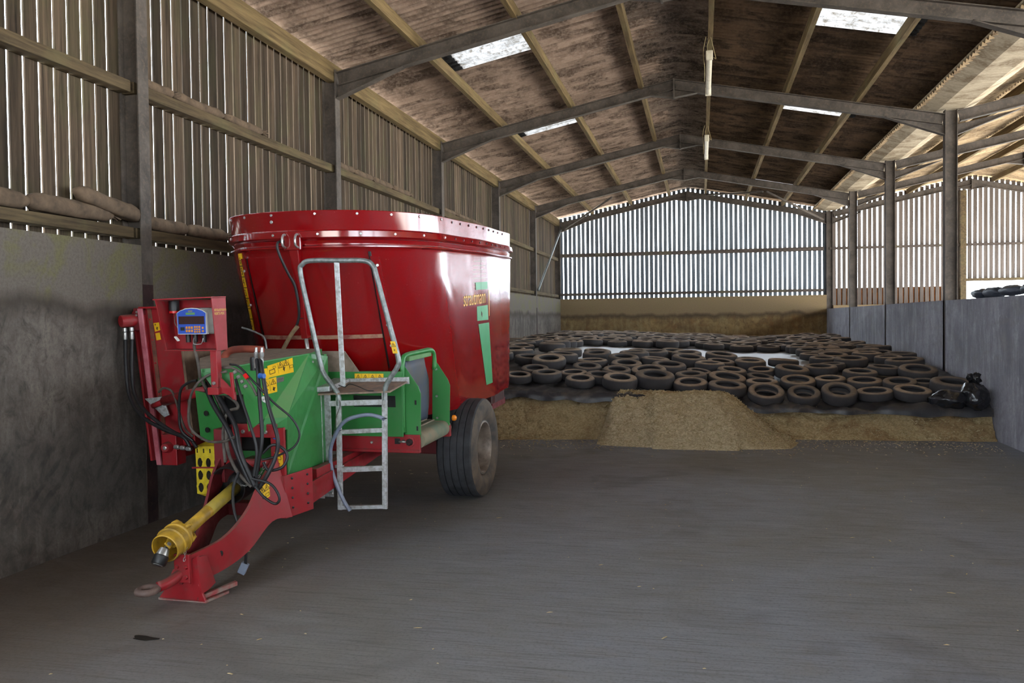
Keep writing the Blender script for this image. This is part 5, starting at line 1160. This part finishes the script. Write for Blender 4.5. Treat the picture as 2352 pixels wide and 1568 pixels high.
def add_tyre(x, y, r, lab, i):
    k = i % 3; e = 0.1
    n = Vector(((h_sheet(x - e, y) - h_sheet(x + e, y)) / (2 * e), (h_sheet(x, y - e) - h_sheet(x, y + e)) / (2 * e), 1)).normalized()
    front = (y - y_lip(x)) < r * 1.25
    if front: n = (n + Vector((random.uniform(-.05, .08), -0.14 if x < 4.6 else -0.30, 0))).normalized()
    else: n = (n + Vector((random.uniform(-.07, .07), random.uniform(-.10, .05), 0))).normalized()
    o = bpy.data.objects.new('tyre', TM[k]); wz = WIDTHF[k] * r
    o.scale = (r, r, r); o.location = (x, y, h_sheet(x, y) + wz + 0.022 + (0.03 if front else 0.01))
    o.rotation_mode = 'QUATERNION'; o.rotation_quaternion = n.to_track_quat('Z', 'Y') @ Quaternion((0, 0, 1), random.uniform(0, 6.28))
    link(o); tag(o, lab, 'tyre', 'old tyres weighing down the silage sheet'); tyres.append((x, y, r)); return o
for i, (x, y, r) in enumerate(FRONT): add_tyre(x, y, r, LAB.get(i, 'old car tyre among the front rows on the black sheet'), i)
def fill(x0, x1, y0, y1, step, lab):
    y = y0; row = 0
    while y < y1:
        x = x0 + (step / 2 if row % 2 else 0)
        while x < x1:
            px, py, r = x + random.uniform(-.05, .05), y + random.uniform(-.06, .06), random.uniform(0.25, 0.30)
            if all((px - a) ** 2 + (py - b) ** 2 > ((r + c) * 0.98) ** 2 for a, b, c in tyres): add_tyre(px, py, r, lab, random.randrange(3))
            x += step
        y += step * 0.86; row += 1
fill(0.4, 2.2, 13.9, 21.5, 0.60, 'old tyre in the rows along the left wall behind the tub')
fill(7.2, 8.9, 16.0, 21.5, 0.60, 'old tyre in the middle rows beside the right wall')
fill(2.0, 7.4, 14.0, 17.4, 0.60, 'old car tyre among the front rows on the black sheet')
fill(0.45, 8.85, 21.9, 24.6, 0.61, 'old tyre in the rows just beyond the bare pale sheet')
fill(0.45, 8.85, 25.0, 30.2, 0.72, 'old tyre in the rearmost rows below the slatted wall')

# knotted black bag in the corner
def lump(name, c, rad, mat, seed, sub=3, ns=2.2, amp=0.22, par=None):
    bm = bmesh.new(); bmesh.ops.create_icosphere(bm, subdivisions=sub, radius=1.0)
    for v in bm.verts:
        d = v.co.normalized(); k = 1 + amp * mnoise.noise(d * ns + Vector((seed,) * 3)) + amp * .4 * mnoise.noise(d * ns * 3 + Vector((seed,) * 3)); v.co = Vector((d.x * rad[0], d.y * rad[1], d.z * rad[2])) * k
    me = bpy.data.meshes.new(name); bm.to_mesh(me); bm.free(); me.materials.append(mat); me.polygons.foreach_set('use_smooth', [True] * len(me.polygons))
    o = link(bpy.data.objects.new(name, me), par); o.location = c; return o
M_BIN = plain('bag_film_black', '#161618', 0.22, c2='#26262a', scale=6, bump=0.6)
bag = empty('plastic_bag', (8.88, 13.58, h_lip(8.9) + 0.04)); tag(bag, 'shiny black plastic bag tied at the neck beside the right wall', 'plastic bag')
lump('bag_body', (0, 0, 0.14), (0.20, 0.26, 0.22), M_BIN, 3.1, 4, 1.9, 0.17, bag)
lump('bag_body', (-0.34, -0.02, 0.10), (0.28, 0.20, 0.15), M_BIN, 5.7, 4, 1.9, 0.17, bag)
lump('bag_neck', (0.02, 0, 0.40), (0.06, 0.06, 0.09), M_BIN, 8.2, 3, 3.5, 0.6, bag); lump('bag_neck', (-0.05, 0.02, 0.42), (0.05, 0.05, 0.06), M_BIN, 9.2, 3, 3.5, 0.6, bag)

# ------------------------------------------------------------------ sacks on the rails
def sack(y0, y1, x, z, r, label, grp, dz=0.0, seed=0):
    """filled sack lying along the wall, pinched and tied at its ends"""
    N, K = 22, 14; vs = []; f = []
    for i in range(N + 1):
        t = i / N; y = y0 + (y1 - y0) * t; e = min(1, 6 * min(t, 1 - t) + 0.12) ** 0.6
        zc = z + dz * (t - .5) * 2 - 0.015 * math.sin(t * PI); rr = r * e * (1 + .12 * nz(t * 4, seed, 1, 2))
        for k in range(K):
            a = 2 * PI * k / K; q = rr * (1 + 0.10 * nz(t * 7, a * 1.3, 1.3, seed) + 0.05 * math.sin(t * 60 + a * 2) * (abs(t - .5) > .3))
            zz = math.sin(a) * q * 0.85; zz = max(zz, -r * .62) ; vs.append((x + math.cos(a) * q * 0.8, y, zc + zz))
    for i in range(N):
        for k in range(K): f.append((i * K + k, i * K + (k + 1) % K, (i + 1) * K + (k + 1) % K, (i + 1) * K + k))
    f.append(tuple(range(K))); f.append(tuple(N * K + k for k in range(K)))
    root = empty('sandbag', (x, (y0 + y1) / 2, z)); tag(root, label, 'sack', grp)
    b = MB().add([(a - x, c - (y0 + y1) / 2, d - z) for a, c, d in vs], f).build('sack_body', M_SACK, root, smooth=True)
    yy = (y1 - y0) / 2
    tu = MB(); 
    for k in range(7):
        a = 2 * PI * k / 7; tu.tube([(0, yy - .03, dz), (0.015 * math.cos(a), yy + .02, dz + 0.015 * math.sin(a)), (0.045 * math.cos(a), yy + .07, dz + 0.045 * math.sin(a))], .008, 5)
    tu.build('tied_end', M_SACK, root, smooth=True); return root
G1 = 'sacks along the low rail'; G2 = 'sacks along the upper rail'
ZL, ZM = 2.72 + 0.068, 4.05 + 0.06
sack(4.55, 5.66, -0.115, ZL + .012, 0.100, 'grubby sack on the low rail, leftmost in view', G1, seed=1)
sack(5.60, 6.62, -0.115, ZL + .02, 0.100, 'long sagging sack on the low rail, left of the first post', G1, seed=2)
sack(6.10, 6.95, -0.075, ZL + .10, 0.098, 'tilted sack with raised end lying over another beside the first post', G1, dz=-0.06, seed=3)
sack(7.07, 7.74, -0.115, ZL + .005, 0.088, 'sack on the low rail just right of the first post', G1, seed=4)
sack(7.72, 8.46, -0.115, ZL + .005, 0.088, 'sack on the low rail vanishing behind the red tub rim', G1, seed=5)
for i, (a, b, d) in enumerate([(7.05, 7.56, 'nearest of the row right of the first post'), (7.55, 8.48, 'middle one of the row right of the first post'), (8.46, 9.32, 'farthest of the row right of the first post')]):
    sack(a, b, -0.125, ZM, 0.065, 'worn sack on the upper rail, ' + d, G2, seed=10 + i)
for i, (a, b, d) in enumerate([(11.42, 12.06, 'first'), (12.05, 12.8, 'second'), (12.82, 13.7, 'third'), (13.7, 14.6, 'fourth')]):
    sack(a, b, -0.125, ZM, 0.065, 'worn sack on the upper rail above the tub, %s after the second post' % d, G2, seed=20 + i)
for i, (a, b, d) in enumerate([(16.6, 17.5, 'first'), (17.6, 18.6, 'second'), (18.7, 19.7, 'third')]):
    sack(a, b, -0.125, ZM, 0.06, 'small sack on the upper rail far back, %s after the third post' % d, G2, seed=30 + i)
for (y, z) in ((6.80, 3.93), (11.1, 3.93)):
    pass

# ------------------------------------------------------------------ strip lamps under the ridge, strings, braces
M_LAMPW = plain('lamp_diffuser_cream', '#ddd5bf', 0.4, c2='#c9bfa6', scale=9)
M_STRING = plain('baler_twine', '#a8966e', 0.9, scale=20)
def strip_lamp(ya, yb, lab):
    r = empty('strip_lamp', (5.13, (ya + yb) / 2, 5.86)); h = (yb - ya) / 2; tag(r, lab, 'strip lamp', 'strip lamps under the ridge')
    MB().box(-0.045, 0.045, -h, h, 0.02, 0.08).build('lamp_body', M_LAMPW, r, bevel=0.01)
    MB().tube([(0, -h + .03, -.012), (0, h - .03, -.012)], 0.045, 14).build('diffuser', M_LAMPW, r, smooth=True, angle=40)
    for s in (-1, 1):
        MB().box(-0.052, 0.052, s * h - .03, s * h + .03, -0.06, 0.085).build('end_cap', M_LAMPW, r, bevel=0.012)
        pipe('twine', [(0.0, s * h * .8, 0.08), (0.03 * s, s * h * .85, 0.2), (0.02, s * h * .9, 0.33)], 0.005, M_STRING, r, n=5)
    pipe('twine', [(-0.05, -h, 0.30), (-0.09, -h + .1, 0.1), (-0.07, -h + .3, -0.1), (-0.075, -h + .6, -0.22)], 0.005, M_STRING, r, n=5)
    pipe('twine', [(0.02, -h, 0.30), (0.07, -h + .1, 0.12), (0.10, -h + .15, 0.0), (0.07, -h + .25, 0.05)], 0.005, M_STRING, r, n=5)
strip_lamp(13.55, 15.7, 'cream strip lamp tied below the ridge purlin, nearer of two')
strip_lamp(19.75, 22.0, 'cream strip lamp tied below the ridge purlin, farther of two')
br = [((0.05, 25.95, 2.75), (0.05, 30.4, 5.05)), ((W - 0.1, 30.45, 5.1), (7.0, 27.6, 5.72)), ((0.2, 30.45, 5.1), (2.2, 27.4, 5.72)), ((5.2, 30.4, 6.1), (6.9, 28.0, 5.78))]
for i, (a, b) in enumerate(br):
    o = MB().tube([a, b], 0.035, 8).build('brace', M_STEEL if i else M_GALVP, wall_b if i == 0 else ceiling, smooth=True)

# black sheet bundled on the dividing wall
fb = empty('folded_sheet', (W + 0.09, 13.6, WR)); tag(fb, 'bundle of dark plastic lying on top of the right-hand concrete wall', 'plastic sheet')
for i, (y, z, r) in enumerate([(-1.3, .085, .5), (-0.5, .08, .5), (0.25, .075, .45), (0.85, .07, .4)]):
    lump('sheet_fold', (0, y, z), (0.11, r, 0.075), plain('bundle_film_%d' % i, '#4b5363', 0.5, c2='#333a46', scale=5), 2.0 + i, 3, 2.0, 0.25, fb)

# labels by row and place for the tyres that can be picked out singly
ORD = ['first', 'second', 'third', 'fourth', 'fifth', 'sixth', 'seventh', 'eighth', 'ninth', 'tenth', 'eleventh', 'twelfth', 'thirteenth', 'fourteenth', 'fifteenth', 'sixteenth', 'seventeenth', 'eighteenth']
rows_ = {}
for o in [q for q in COL.objects if q.name.split('.')[0] == 'tyre' and q.parent is None]:
    d = o.location.y - y_lip(o.location.x)
    if o.location.y < 21.6: rows_.setdefault(int(d / 0.62), []).append(o)
for r_, L_ in rows_.items():
    L_.sort(key=lambda q: -q.location.x)
    for i, o in enumerate(L_):
        if o['label'] in LAB.values(): continue
        if r_ < len(ORD) and i < len(ORD): o['label'] = 'old tyre in the %s row from the sheet edge, %s from the right wall' % (ORD[r_], ORD[i])
